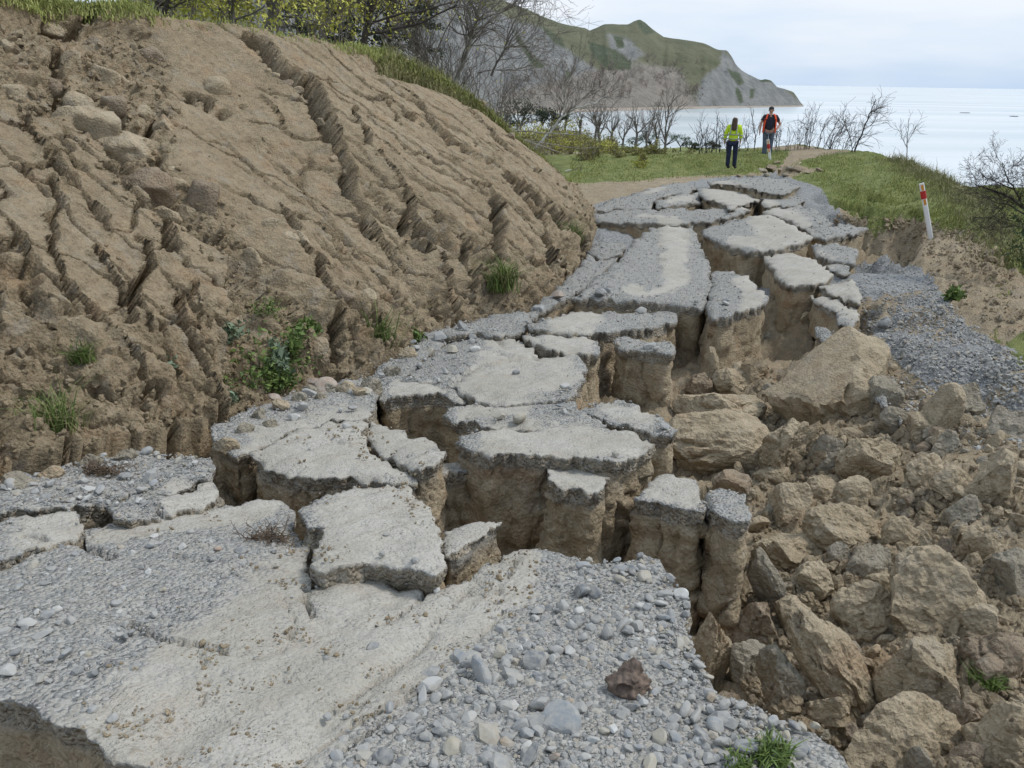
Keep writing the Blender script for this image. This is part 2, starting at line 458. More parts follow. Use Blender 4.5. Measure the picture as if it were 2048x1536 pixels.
# ------------------------------------------------------------------ ground sheet
def pxy_in(ax, ay, poly, soft=6.0):
    ins = inpoly(ax, ay, poly); d = dpoly(ax, ay, poly, True)
    return sstep(-soft, soft, np.where(ins, d, -d))
GR_POLYS = [[(1560, 345), (1600, 322), (1700, 300), (1810, 310), (1900, 350), (1960, 400), (2048, 520), (2100, 600), (2060, 560), (1990, 500), (1940, 470), (1870, 455), (1850, 440), (1800, 420), (1780, 440), (1745, 455), (1700, 425), (1650, 398), (1640, 375), (1600, 365), (1570, 352)],
            [(1140, 366), (1230, 364), (1310, 358), (1400, 353), (1500, 350), (1560, 336), (1580, 300), (1380, 290), (1100, 250), (1000, 300)],
            [(2010, 690), (2070, 650), (2100, 780), (2030, 760)]]
BARE_POLYS = [[(1500, 353), (1522, 342), (1560, 335), (1600, 334), (1640, 339), (1575, 356), (1520, 358)]]
GV_POLYS = [[(1700, 540), (1770, 522), (1840, 540), (1880, 590), (1930, 650), (2010, 700), (2100, 760), (2100, 850), (2040, 850), (1960, 830), (1880, 790), (1830, 760), (1790, 720), (1750, 680), (1715, 640), (1705, 590)],
            [(1160, 425), (1200, 405), (1300, 380), (1400, 360), (1500, 350), (1560, 350), (1640, 375), (1690, 440), (1720, 500), (1700, 560), (1400, 640), (1150, 590), (1170, 480)]]
def build_ground():
    nr, nc = 530, 460
    ys = np.concatenate([np.geomspace(0.9, 45, 400), np.geomspace(45.4, 360, 130)])
    ts = np.concatenate([-np.geomspace(4.0, 0.83, 14), np.linspace(-0.80, 0.86, nc - 34), np.geomspace(0.885, 6.0, 20)])
    Y = np.repeat(ys[:, None], nc, 1); X = Y * ts[None, :]
    Z = gz(X, Y)
    P = np.stack([X, Y, Z], -1)
    ax, ay = project(P)
    rub = sstep(-0.12, -0.35, zoff(X, Y)) * sstep(34, 30, Y)
    amp = np.clip(Y / 5.0, .35, 1.3)
    f1, f2, rd = worley(P * np.array([1, 1, 1.0]) + 0.10 * np.stack([fbm(P, 3.0, 2, 5), fbm(P, 3.0, 2, 6), 0 * X], -1), 2.6, 3)
    clod = (sstep(0.02, 0.30, f2 - f1) * (0.4 + 0.8 * rd)) * rub
    f1b, f2b, rdb = worley(P, 8.0, 11)
    clod2 = sstep(0.02, 0.4, f2b - f1b) * (0.3 + rdb) * rub
    h1_, h2_, rh_ = worley(P, 19.0, 15)
    dz = 0.10 * clod + 0.055 * clod2 + rub * .022 * sstep(.02, .4, h2_ - h1_) * rh_ + rub * 0.14 * fbm(P, 1.7, 4, 2) + 0.02 * fbm(P, 6.0, 4, 8) * np.clip(Y / 4, .5, 2)
    pit = pxy_in(ax, ay, [(1690, 470), (1745, 455), (1800, 430), (1845, 445), (1835, 500), (1810, 530), (1770, 522), (1715, 530)], 9) * (Y < 30)
    rg2 = pxy_in(ax, ay, [(1640, 400), (1750, 415), (1860, 440), (2020, 480), (2070, 700), (1920, 630), (1830, 540), (1700, 540)], 12) * (Y < 30)
    dz = dz - .60 * pit + rg2 * (.16 * sstep(.02, .4, f2 - f1) * rd + .07 * sstep(.02, .4, f2b - f1b) * rdb + .06 * fbm(P, 2.2, 4, 33))
    gr = np.max([pxy_in(ax, ay, p, 7) for p in GR_POLYS], 0)
    br = np.max([pxy_in(ax, ay, p, 7) for p in BARE_POLYS], 0)
    gr = np.where(Y > 38, np.clip(.50 + .5 * fbm(P, .12, 3, 41) + .35 * (X / Y > .2), 0, 1), gr * (1 - br))
    gr = np.where((Y > 9) & (X > np.interp(Y, _EX[:, 1], _EX[:, 0]) - 0.3), 1.0, gr)
    gv = np.max([pxy_in(ax, ay, p, 8) for p in GV_POLYS], 0) * (Y < 32)
    rg3 = pxy_in(ax, ay, GV_POLYS[0], 30) * sstep(520, 640, ay)
    gv = gv * (1 - .9 * rg3 * sstep(-.05, .25, fbm(P, 1.3, 3, 35)))
    dz = dz + rg3 * (.15 * sstep(.02, .3, f2 - f1) * rd + .05 * sstep(.02, .4, f2b - f1b) * rdb + .10 * fbm(P, 1.4, 4, 36))
    bare = np.max([pxy_in(ax, ay, p, 10) for p in BARE_POLYS], 0) * (Y < 38)
    dz = dz + bare * (.22 * sstep(.02, .3, f2 - f1) * rd + .08 * sstep(.02, .4, f2b - f1b) * rdb)
    dz = dz + gr * (Y < 60) * (0.11 * fbm(P, 0.9, 3, 21) + 0.05 * fbm(P, 3.0, 3, 22))
    # broken lips on the grass slope
    for pl, wd, dp in (([(1630, 395), (1680, 412), (1740, 428)], 9, .22), ([(1740, 398), (1790, 402), (1830, 396)], 7, .22), ([(1560, 345), (1545, 338), (1520, 345)], 9, .25), ([(1790, 428), (1840, 424)], 7, .25),
                       ([(1930, 520), (1960, 512), (2010, 520), (2016, 540)], 8, .22), ([(1650, 450), (1720, 462), (1760, 470)], 10, .3)):
        d = dpoly(ax + 4 * fbm(P, 2.5, 2, 31), ay, pl)
        dz = dz - dp * sstep(wd, wd * .3, d) * (Y < 40) * (np.abs(ax - 1024) < 1200)
    Z2 = Z + dz * np.where(Y > 60, 0, 1)
    o = mesh_obj('ground', np.stack([X, Y, Z2], -1), gridfaces(nr, nc), M['ground'], attrs={'grass': gr.ravel(), 'grav': gv.ravel()})
    tag(o, kind='structure')
    return ys, ts, Z2
G_YS, G_TS, G_Z = build_ground()
def gzs(X, Y):
    """height of the built ground sheet"""
    X = np.asarray(X, float); Y = np.asarray(Y, float)
    fi = np.interp(Y, G_YS, np.arange(len(G_YS))); fj = np.clip(np.interp(X / np.maximum(Y, .5), G_TS, np.arange(len(G_TS))), 0, len(G_TS) - 1.001)
    i = np.minimum(fi.astype(int), len(G_YS) - 2); j = fj.astype(int)
    a, b = fi - i, fj - j
    return (G_Z[i, j] * (1 - a) * (1 - b) + G_Z[i + 1, j] * a * (1 - b) + G_Z[i, j + 1] * (1 - a) * b + G_Z[i + 1, j + 1] * a * b)
def ghit(px, py):
    return hit(px, py, gzs)

# ------------------------------------------------------------------ slipped bank on the left
_FT = [(-250, 1075), (-120, 1015), (0, 962), (70, 955), (140, 930), (200, 915), (290, 898), (370, 868), (430, 842), (500, 815), (560, 792), (650, 762), (740, 738), (785, 722), (830, 685), (870, 655), (960, 638), (1050, 620), (1090, 590), (1130, 560), (1160, 520), (1182, 470), (1178, 430), (1160, 395), (1148, 378)]
_F = np.array([hit(a, b, lambda X, Y: prof(Y) - .06)[0] for a, b in _FT])
BN = np.array([-0.967, 0.254])
def crest(Y):     # width of the face across the slope and height of its crest, by the Y of the foot
    w = np.interp(Y, [2, 5.2, 9.6, 12.4, 16.6, 20, 22, 23.9, 26], [6.0, 5.3, 4.75, 4.4, 4.2, 3.2, 2.0, 0.45, 0.2])
    z = np.interp(Y, [2, 5.2, 9.6, 11, 12.4, 16.6, 20, 22, 23.9, 26], [1.1, 0.95, 0.72, 0.70, 0.58, 0.30, -.42, -1.45, -2.85, -2.95])
    return w, z
def bank_base(yf, v):
    """v: 0 foot .. 1 crest, 1..2 the top behind it"""
    xf = np.interp(yf, _F[:, 1], _F[:, 0]); zf = prof(yf) - 0.08
    w, zc = crest(yf)
    vv = np.clip(v, 0, 1); top = np.clip(v - 1, 0, 1)
    d = w * vv + 26.0 * top ** 1.6
    prof_v = vv + 0.10 * np.sin(vv * math.pi) * (1 - vv)
    z = zf + (zc - zf) * prof_v - 0.10 * sstep(0, .03, top) - 26 * 0.05 * top ** 1.6 + np.minimum(v, 0) * 1.2
    z = z + 0.13 * sstep(0, .09, vv) * sstep(1.0, .2, vv)
    return np.stack([xf + BN[0] * d, yf + BN[1] * d, z], -1)
CRACKS = [  # traced fissures: points, width, depth
 ([(497, 82), (520, 92), (528, 112), (545, 135), (560, 152), (585, 162), (603, 172), (622, 190), (634, 212), (640, 235), (650, 258), (655, 285)], 24, .42),
 ([(655, 285), (672, 315), (685, 345), (692, 372), (700, 395)], 14, .25),
 ([(705, 232), (714, 262), (735, 290), (760, 322), (790, 360), (812, 388)], 8, .25), ([(812, 388), (822, 415), (814, 440), (808, 462), (822, 480), (850, 500)], 14, .35),
 ([(758, 140), (768, 156), (790, 168), (830, 205), (880, 258), (930, 300), (980, 335), (1012, 358)], 9, .22), ([(1012, 358), (1050, 385), (1090, 420), (1130, 460)], 13, .3),
 ([(640, 165), (690, 180), (740, 190), (775, 205), (795, 230), (802, 250)], 5, .12), ([(940, 222), (962, 250), (990, 280), (1030, 312), (1075, 345)], 8, .2),
 ([(630, 535), (640, 570), (655, 610), (663, 660), (668, 718)], 15, .5), ([(690, 660), (700, 700)], 7, .2),
 ([(84, 405), (90, 430), (97, 452)], 13, .35), ([(97, 452), (78, 478), (84, 515), (90, 560), (105, 600), (130, 630)], 7, .25),
 ([(30, 260), (38, 295), (60, 325), (78, 350)], 8, .25), ([(78, 350), (84, 370), (100, 388)], 17, .4), ([(0, 365), (40, 380), (80, 378)], 7, .2), ([(100, 388), (150, 425), (182, 452), (200, 470)], 5, .15),
 ([(303, 440), (308, 478), (312, 500)], 10, .3), ([(310, 500), (322, 528)], 22, .5), ([(213, 370), (226, 395), (242, 418)], 7, .2),
 ([(276, 528), (279, 565), (262, 596), (246, 612)], 10, .35), ([(246, 612), (240, 640), (228, 668), (230, 690)], 12, .35),
 ([(168, 540), (195, 575), (212, 610), (220, 655), (226, 690)], 9, .3), ([(258, 645), (266, 680), (270, 705)], 8, .25),
 ([(332, 600), (335, 660), (340, 685)], 7, .25), ([(340, 685), (352, 712), (372, 740), (385, 780)], 15, .35), ([(385, 780), (410, 820), (432, 868)], 10, .3),
 ([(36, 590), (44, 620), (64, 638)], 9, .3), ([(52, 640), (76, 680), (90, 705)], 6, .2), ([(118, 618), (160, 665), (195, 700), (222, 735), (240, 765)], 8, .25), ([(240, 765), (265, 795), (270, 830)], 7, .2),
 ([(430, 508), (438, 545), (442, 590)], 8, .3), ([(372, 600), (380, 640)], 7, .25), ([(0, 488), (28, 530), (34, 565)], 7, .2), ([(188, 460), (195, 495)], 6, .2), ([(350, 600), (360, 640), (395, 690)], 4, .15),
 ([(975, 375), (985, 400), (972, 425)], 8, .25), ([(985, 400), (992, 450), (990, 500), (985, 525)], 22, .5), ([(940, 370), (955, 395), (975, 410)], 6, .2),
 ([(840, 455), (868, 500), (888, 555), (905, 610), (920, 645)], 9, .3), ([(930, 485), (940, 540), (936, 590)], 8, .3), ([(1080, 435), (1086, 470), (1096, 545)], 10, .3), ([(1135, 460), (1155, 510), (1165, 540)], 8, .25),
 ([(1030, 380), (1050, 410), (1085, 440)], 6, .2), ([(520, 190), (550, 222), (566, 252)], 4, .1), ([(560, 330), (575, 345)], 6, .15), ([(240, 760), (190, 700)], 4, .1), ([(420, 480), (455, 545), (470, 570)], 12, .35), ([(870, 590), (880, 640)], 8, .25),
 ([(700, 395), (730, 440), (760, 480), (790, 540)], 7, .2), ([(560, 420), (590, 470), (612, 520)], 8, .25), ([(285, 800), (320, 850), (330, 885)], 8, .25), ([(60, 900), (80, 930), (95, 950)], 8, .25)]
SCARP = [(-60, 200), (20, 255), (45, 262), (100, 268), (130, 262), (165, 300), (200, 338), (232, 372), (262, 405), (295, 430), (312, 465), (345, 485), (380, 505), (420, 520), (440, 545)]
RUBBLE = [[(-50, 20), (150, 30), (300, 60), (330, 140), (350, 250), (330, 330), (300, 430), (200, 335), (130, 262), (40, 262), (-50, 200)],
          [(330, 330), (420, 400), (480, 470), (560, 560), (640, 640), (760, 720), (640, 770), (540, 600), (470, 580), (430, 530), (300, 440)],
          [(-60, 700), (100, 690), (250, 770), (400, 850), (430, 850), (290, 900), (-60, 980)], [(480, 600), (640, 640), (680, 760), (480, 820), (400, 760)]]
def build_bank():
    nu = 860
    yf = np.concatenate([np.geomspace(max(_F[0, 1], 1.9), 3.55, 70, endpoint=False), np.geomspace(3.55, 25.2, nu - 70)])
    v = np.concatenate([[-0.5, -0.2], np.linspace(0, 1, 400), 1 + np.geomspace(0.004, 1, 36)])
    nv = len(v)
    VV0 = np.repeat(v[None, :], nu, 0); YF0 = np.repeat(yf[:, None], nv, 1)
    B = bank_base(YF0 - 0.46 * crest(YF0)[0] * np.clip(VV0, 0, 1), VV0)   # grid lines follow the breaks down the slope
    VV = np.repeat(v[None, :], nu, 0)
    ax, ay = project(B)
    wob = np.stack([fbm(B, 3.0, 3, 51), fbm(B, 3.0, 3, 52)], -1)
    wob2 = np.stack([fbm(B, 11.0, 3, 53), fbm(B, 11.0, 3, 54)], -1)
    wx, wy = ax + 13 * wob[..., 0] + 3 * wob2[..., 0], ay + 13 * wob[..., 1] + 3 * wob2[..., 1]
    face = sstep(-.02, .01, VV) * sstep(1.03, .99, VV)
    rb = np.max([pxy_in(ax, ay, p, 28) for p in RUBBLE], 0)
    # slope frame for grain running down the face
    T = B @ np.array([0.254, 0.967, 0.0]); S = B @ np.array([-0.967, 0.254, 0.0])
    Q = np.stack([T, S * 0.42 - T * .35, 0 * T], -1)
    disp = 0.07 * fbm(B, 0.5, 2, 1) + 0.020 * fbm(Q, 3.2, 4, 2, .6) + 0.014 * fbm(B, 17, 4, 3, .62) + 0.016 * fbm(B, 6, 3, 13, .6)
    rg = fbm(Q, 1.05, 4, 4, .55, True)
    low = sstep(0.75, 0.30, VV) * sstep(250, 650, ax)
    disp = disp + (0.045 * low + 0.012) * rg
    # long breaks running down the slope between flat plates
    brk = 0.0
    for frq, dp_, wd_, ph in ((.50, .36, .018, 0), (1.05, .24, .024, 4)):
        tt_ = T * frq + S * frq * .50 + .50 * fbm(B, .55 * frq + .25, 3, 200 + ph) + .10 * fbm(B, 3.0, 3, 201 + ph) + .018 * fbm(B, 9.0, 2, 202 + ph)
        cell = np.floor(tt_ + .5); q_ = tt_ - cell
        gate_ = sstep(.02, .22, fbm(np.stack([cell * 3.7, S * .55, 0 * S], -1), 1.0, 2, 230 + ph) + .35 * sstep(430, 760, ax) - .12 * (ax < 430))
        brk = np.maximum(brk, gate_ * dp_ * sstep(wd_ * 1.1, wd_ * .35, np.abs(q_) * (1 + .3 * fbm(B, 3.0, 2, 240 + ph))))
        pr = _hash(cell.astype(np.int64), cell.astype(np.int64) * 0, cell.astype(np.int64) * 0, 77 + ph)
        disp = disp + (pr - .5) * .13 / (1 + frq) * sstep(300, 560, ax) * sstep(0, .06, .5 - np.abs(q_))
    # gullied ends of the ribs near the foot, right half
    gul = np.abs(((T * 1.15 + 0.35 * fbm(B, 1.1, 3, 9) + 0.5 * S) % 1.0) - .5) * 2
    disp = disp - 0.20 * sstep(.25, .0, gul) * sstep(.60, .25, VV) * sstep(560, 760, ax) + .06 * sstep(.5, 1, gul) * fbm(Q, 2.6, 3, 14, .6, True) * sstep(.7, .3, VV) * sstep(520, 740, ax)
    f1, f2, r1 = worley(B + .06 * wob[..., :1], 3.2, 61)
    g1, g2, r2 = worley(B, 8.5, 62)
    h1, h2, r3 = worley(B, 20.0, 63)
    disp = disp + rb * (0.20 * sstep(.02, .4, f2 - f1) * (r1 - .25) + 0.085 * sstep(.02, .4, g2 - g1) * r2 + 0.03 * sstep(0, .4, h2 - h1) * r3 - .10)
    disp = disp + (1 - rb) * 0.012 * sstep(0, .3, h2 - h1) * r3
    # toe: clods
    toe = sstep(.16, .03, VV) * (1 - rb)
    disp = disp + .10 * sstep(.28, .05, VV) * (1 - rb) * sstep(.02, .35, f2 - f1) * (r1 - .3) + toe * (.10 * sstep(.02, .4, g2 - g1) * r2 + .05 * r1)
    # big slipped plate: everything below the scarp stands proud
    dS = dpoly(wx, wy, SCARP)
    plate = inpoly(wx, wy, SCARP + [(440, 1100), (-400, 1100), (-400, 200)])
    disp = disp + np.where(plate, .20, -.30 * sstep(190, 0, dS)) * sstep(1.0, .9, VV)
    # broken ledges in the hollow above the scarp
    for pl, wd, dp in (([(150, 290), (210, 240), (250, 225)], 12, .3), ([(205, 345), (270, 280), (325, 235)], 10, .25), ([(255, 400), (310, 330), (330, 300)], 10, .3), ([(120, 90), (135, 190), (150, 270)], 14, .25), ([(40, 250), (120, 225), (160, 205)], 12, .3), ([(300, 430), (330, 400), (345, 350)], 14, .3), ([(90, 50), (140, 60), (180, 45)], 12, .25)):
        disp = disp - 1.5 * dp * sstep(wd, wd * .3, dpoly(wx, wy, pl))
    k1y = np.array([p[1] for p in CRACKS[0][0]] + [395.0]); k1x = np.array([p[0] for p in CRACKS[0][0]] + [700.0])
    sd = wx - np.interp(wy, k1y, k1x)
    disp = disp + .10 * sstep(-8, 20, sd) * sstep(230, 20, sd) * sstep(70, 100, ay) * sstep(420, 300, ay)
    cm = np.zeros_like(disp)
    for pts, wd, dp in CRACKS:
        d = dpoly(wx, wy, pts)
        wn_ = wd * 0.72 * (1.0 + 0.45 * wob[..., 1] + .15 * wob2[..., 0])
        if pts[0][0] < 480 and wd < 14: wn_ = wn_ * 1.25
        c = sstep(wn_ * .95, wn_ * .35, d)
        cm = np.maximum(cm, c * dp * (1 + .45 * wob2[..., 1] + (.8 * (r2 - .5) if wd > 12 else 0)))
        disp = disp + .035 * sstep(wd * 1.9, wd * .7, d) * (1 - c)
    disp = disp - 2.0 * np.maximum(cm, brk * face * (1 - .6 * rb))
    # fine drying cracks over the plate
    k1, k2, _ = worley(np.stack([T * .8, S * .33, B[..., 2] * .3], -1) + .10 * wob[..., :1] + .05 * wob[..., 1:], 2.7, 71)
    disp = disp - .20 * sstep(.06, .018, k2 - k1) * sstep(-.2, .25, fbm(B, .9, 2, 73) + .15 * plate) * (.45 + .55 * plate) * (1 - rb) * sstep(.7, .5, VV) * (ax < 1000)
    # turf lip at the crest
    lip = sstep(.90, .985, VV) * sstep(1.3, 1.02, VV)
    crestmask = np.clip(sstep(640, 760, ax) + sstep(330, 250, ax) + .10, 0, 1)
    disp = disp + lip * crestmask * (.10 + .08 * fbm(B, 2.2, 3, 77)) - .18 * crestmask * sstep(.86, .93, VV) * sstep(.99, .95, VV) * sstep(700, 800, ax)
    disp = disp * np.where(VV > 1.02, .45, 1)
    N = np.array([0.967 * .62, -.254 * .62, .75]); N = N / np.linalg.norm(N)
    Nn = np.where((VV > 1.01)[..., None], np.array([0, 0, 1.0]), N)
    V = B + Nn * (disp * np.where(VV < 0, 0.3, 1))[..., None]
    j3 = np.stack([fbm(V, 7.0, 4, 301, .65), fbm(V, 7.0, 4, 302, .65), fbm(V, 7.0, 4, 303, .65)], -1)
    V = V + j3 * (.11 * np.clip(cm + brk * .7, 0, .5) * face)[..., None]
    V = V + j3 * ((.014 + .026 * sstep(.45, .1, VV) + .02 * rb) * sstep(1.02, .98, VV) * sstep(-.5, .02, VV))[..., None] * np.clip(np.linalg.norm(B, axis=-1) / 9, .7, 1.3)[..., None]
    gr = sstep(.955, 1.0, VV + .025 * wob[..., 0]) * crestmask
    gr = np.maximum(gr, sstep(1.005, 1.03, VV))
    o = mesh_obj('bank', V, gridfaces(nu, nv), M['bank'], attrs={'grass': gr.ravel(), 'grav': np.zeros(gr.size)})
    tag(o, kind='structure')
    return ax, ay, V, VV
B_AX, B_AY, B_V, B_VV = build_bank()
_bf = (B_VV > 0.0) & (B_VV < 1.2)
_bx, _by, _bv = B_AX[_bf], B_AY[_bf], B_V[_bf]
_bpx, _bpy = project(_bv)
def bank_at(px, py):
    """nearest point of the built bank face to a traced point"""
    k = np.argmin((_bpx - px) ** 2 + (_bpy - py) ** 2)
    return _bv[k]

# ------------------------------------------------------------------ sea, sea bed, headland
def build_sea():
    m, nt, b = _nt('sea_water'); g = NB(nt); p = g.pos()
    b.inputs['Base Color'].default_value = (0.36, 0.42, 0.43, 1)
    b.inputs['Roughness'].default_value = 0.22; b.inputs['Specular IOR Level'].default_value = 0.5; b.inputs['IOR'].default_value = 1.33
    n = g.noise(g.mapv(p, (.05, .05, .05)), 1.0, 5, .6); n2 = g.noise(g.mapv(p, (.0022, .010, 1)), 1.0, 4, .6)
    c = g.mix(g.rng(n2, .35, .65), (0.50, 0.56, 0.57), (0.66, 0.69, 0.69))
    g.ln(c, b.inputs['Base Color'])
    g.ln(g.bump(n, .25, 1.2), b.inputs['Normal'])
    xs = np.concatenate([-np.geomspace(6000, 200, 12), [0], np.geomspace(200, 16000, 16)]) * 2
    ys = np.geomspace(180, 45000, 40)
    X, Y = np.meshgrid(xs, ys)
    o = mesh_obj('sea', np.stack([X, Y, 0 * X + SEA], -1), gridfaces(len(ys), len(xs)), m)
    tag(o, kind='structure')
    # thin broken reef / drift lines on the water
    bed = mesh_obj('sea_bed', np.array([(-40000, -500, SEA - 6), (40000, -500, SEA - 6), (40000, 50000, SEA - 6), (-40000, 50000, SEA - 6)]), [(0, 1, 2, 3)], M['boulder'])
    tag(bed, kind='structure')
build_sea()

def hill_mat():
    m, nt, b = _nt('headland'); g = NB(nt); p = g.pos()
    n1 = g.noise(p, .02, 5, .6); n2 = g.noise(p, .09, 5, .65); n3 = g.noise(p, .35, 4, .7)
    grass = g.mix(g.rng(n1, .35, .65), (0.105, 0.110, 0.064), (0.142, 0.142, 0.086))
    grass = g.mix(g.rng(n2, .48, .72, 0, .7), grass, (0.100, 0.098, 0.052))
    grass = g.mix(g.rng(n3, .5, .75, 0, .5), grass, (0.085, 0.095, 0.040))
    st = g.noise(g.mapv(p, (.06, .03, .012)), 1.0, 5, .65)
    cl = g.mix(g.rng(st, .3, .7), (0.150, 0.152, 0.148), (0.245, 0.243, 0.230))
    cl = g.mix(g.rng(n2, .55, .7, 0, .6), cl, (0.135, 0.130, 0.108))
    br = g.mix(g.rng(n2, .3, .7), (0.185, 0.168, 0.145), (0.250, 0.222, 0.188))
    bu = g.mix(g.rng(n3, .35, .65), (0.045, 0.058, 0.035), (0.095, 0.110, 0.062))
    wob = g.math('MULTIPLY', g.math('SUBTRACT', n2, .5), .9)
    wob = g.math('ADD', wob, g.math('MULTIPLY', g.math('SUBTRACT', n3, .5), 1.5))
    wob = g.math('ADD', wob, g.math('MULTIPLY', g.math('SUBTRACT', g.noise(p, .035, 5, .7), .5), 1.0))
    def gate(a): return g.rng(g.math('ADD', g.attr(a), wob), .12, .95)
    c = g.mix(gate('cliff'), grass, cl)
    c = g.mix(gate('brown'), c, br)
    c = g.mix(gate('bush'), c, bu)
    g.ln(c, b.inputs['Base Color'])
    g.ln(g.bump(g.math('ADD', n2, g.math('MULTIPLY', n3, .4)), .8, 5.0), b.inputs['Normal'])
    return m
SKY = [(250, -330), (500, -230), (700, -150), (860, -75), (960, -25), (1000, -3), (1039, 12), (1076, 29), (1115, 45), (1170, 56), (1179, 62), (1190, 57), (1209, 48), (1257, 48), (1268, 43), (1280, 39), (1292, 46), (1303, 56), (1327, 75), (1363, 79), (1409, 87), (1436, 99), (1454, 100), (1463, 112), (1472, 130), (1484, 141), (1496, 148), (1515, 157), (1522, 160), (1530, 158), (1542, 161), (1554, 174), (1570, 178), (1587, 184), (1596, 197), (1601, 205), (1607, 211)]
HBASE = [(250, 236), (700, 230), (1060, 222), (1300, 216), (1450, 213.5), (1560, 213), (1607, 212.5)]
def build_headland():
    m = hill_mat()
    nu, nv = 360, 120
    sx = np.array(SKY, float); u = np.linspace(250, 1607, nu)
    bpy_ = np.interp(u, [p[0] for p in HBASE], [p[1] for p in HBASE])
    rb = rays(u, bpy_); sb = SEA / rb[:, 2]
    base = rb * sb[:, None]
    rr = rays(u, np.interp(u, sx[:, 0], sx[:, 1]))
    dist = np.linalg.norm(base[:, :2], axis=1)
    depth = np.interp(u, [250, 1060, 1300, 1480, 1607], [420, 330, 300, 130, 14])
    ridge = rr * ((dist + depth) / np.linalg.norm(rr[:, :2], axis=1))[:, None]
    t = np.linspace(0, 1, nv)
    tt = np.where(t < .7, t / .7, 1.0); back = np.where(t > .7, (t - .7) / .3, 0)
    hz = 0.62 * tt + 0.38 * tt ** 2
    hz = 1 - (1 - tt) ** 1.25
    Pxy = base[:, None, :2] * (1 - tt)[None, :, None] + ridge[:, None, :2] * tt[None, :, None]
    dirn = ridge[:, :2] / np.linalg.norm(ridge[:, :2], axis=1)[:, None]
    Pxy = Pxy + dirn[:, None, :] * (back * 260)[None, :, None]
    zr = ridge[:, 2]
    Z = SEA - 1.5 + (zr - SEA + 1.5)[:, None] * hz[None, :]
    Z = Z - (back ** 1.3)[None, :] * (zr - SEA + 6)[:, None]
    P = np.concatenate([Pxy, Z[..., None]], -1)
    hh = np.clip((zr - SEA) / 60, 0.05, 1.2)[:, None]
    env = (np.sin(np.clip(tt, 0, 1) * math.pi) ** .7)[None, :] * hh
    gully = fbm(np.stack([u[:, None] * .02 + 0 * Z, Z * .012, 0 * Z], -1), 1.0, 5, 5, .55, True)
    Dn = env * (16 * gully + 11 * fbm(P, .012, 4, 6) + 4 * fbm(P, .05, 4, 7))
    P[..., 0] += -dirn[:, None, 0] * Dn; P[..., 1] += -dirn[:, None, 1] * Dn
    P[..., 2] += env * 3.0 * fbm(P, .03, 4, 9) + (1 - env) * 0
    P[..., 2] += np.where(t > .66, 1.1, 0)[None, :] * fbm(P, .05, 3, 10) * hh
    ax, ay = project(P)
    cliff = np.max([pxy_in(ax, ay, q, 9) for q in ([(500, -60), (820, -40), (960, 10), (1030, 40), (1085, 55), (1150, 110), (1210, 150), (1210, 225), (500, 240)],
             [(1445, 100), (1475, 125), (1500, 145), (1560, 170), (1620, 220), (1400, 225), (1390, 190), (1410, 150), (1440, 130)], [(1215, 66), (1260, 80), (1290, 110), (1250, 130), (1220, 100)])], 0)
    brown = np.max([pxy_in(ax, ay, q, 14) for q in ([(1190, 140), (1270, 125), (1360, 140), (1380, 180), (1400, 225), (1000, 230), (1000, 190)],)], 0)
    bush = np.max([pxy_in(ax, ay, q, 4) for q in ([(1025, 60), (1042, 75), (1060, 105), (1090, 130), (1085, 138), (1062, 134), (1052, 110), (1035, 85)], [(1078, 48), (1100, 60), (1125, 80), (1132, 98), (1110, 88), (1090, 66)],
             [(1175, 82), (1210, 92), (1240, 104), (1262, 122), (1262, 140), (1215, 140), (1195, 122), (1180, 100)], [(1452, 135), (1480, 148), (1490, 165), (1478, 172), (1462, 152)], [(1474, 172), (1484, 190), (1488, 206), (1478, 206), (1470, 186)], [(1500, 178), (1510, 176), (1506, 196), (1500, 196)], [(1518, 156), (1545, 156), (1545, 164), (1520, 164)],
             [(1272, 36), (1298, 50), (1310, 66), (1290, 70), (1278, 56)], [(1225, 70), (1245, 74), (1250, 95), (1235, 98)], [(1130, 140), (1145, 145), (1140, 160), (1130, 155)])], 0)
    o = mesh_obj('headland', P, gridfaces(nu, nv), m, attrs={'cliff': cliff.ravel(), 'brown': brown.ravel(), 'bush': bush.ravel()})
    tag(o, kind='structure')
    # strip of beach at its foot
    bm_ = plain('beach_shingle', (0.33, 0.28, 0.225), .9, .2, .3, 0)
    a = rays(u, bpy_ + 0.4); a = a * ((SEA + .12) / a[:, 2])[:, None]
    dn = base[:, :2] / np.linalg.norm(base[:, :2], axis=1)[:, None]
    wd = np.interp(u, [250, 1100, 1380, 1607], [70, 60, 55, 8])
    out = a.copy(); out[:, :2] -= dn * wd[:, None]; out[:, 2] = SEA + .04
    inn = a.copy(); inn[:, :2] += dn * 30; inn[:, 2] = SEA + 1.2
    tag(mesh_obj('beach', np.stack([inn, a, out], 1), gridfaces(nu, 3), bm_), kind='structure')
build_headland()
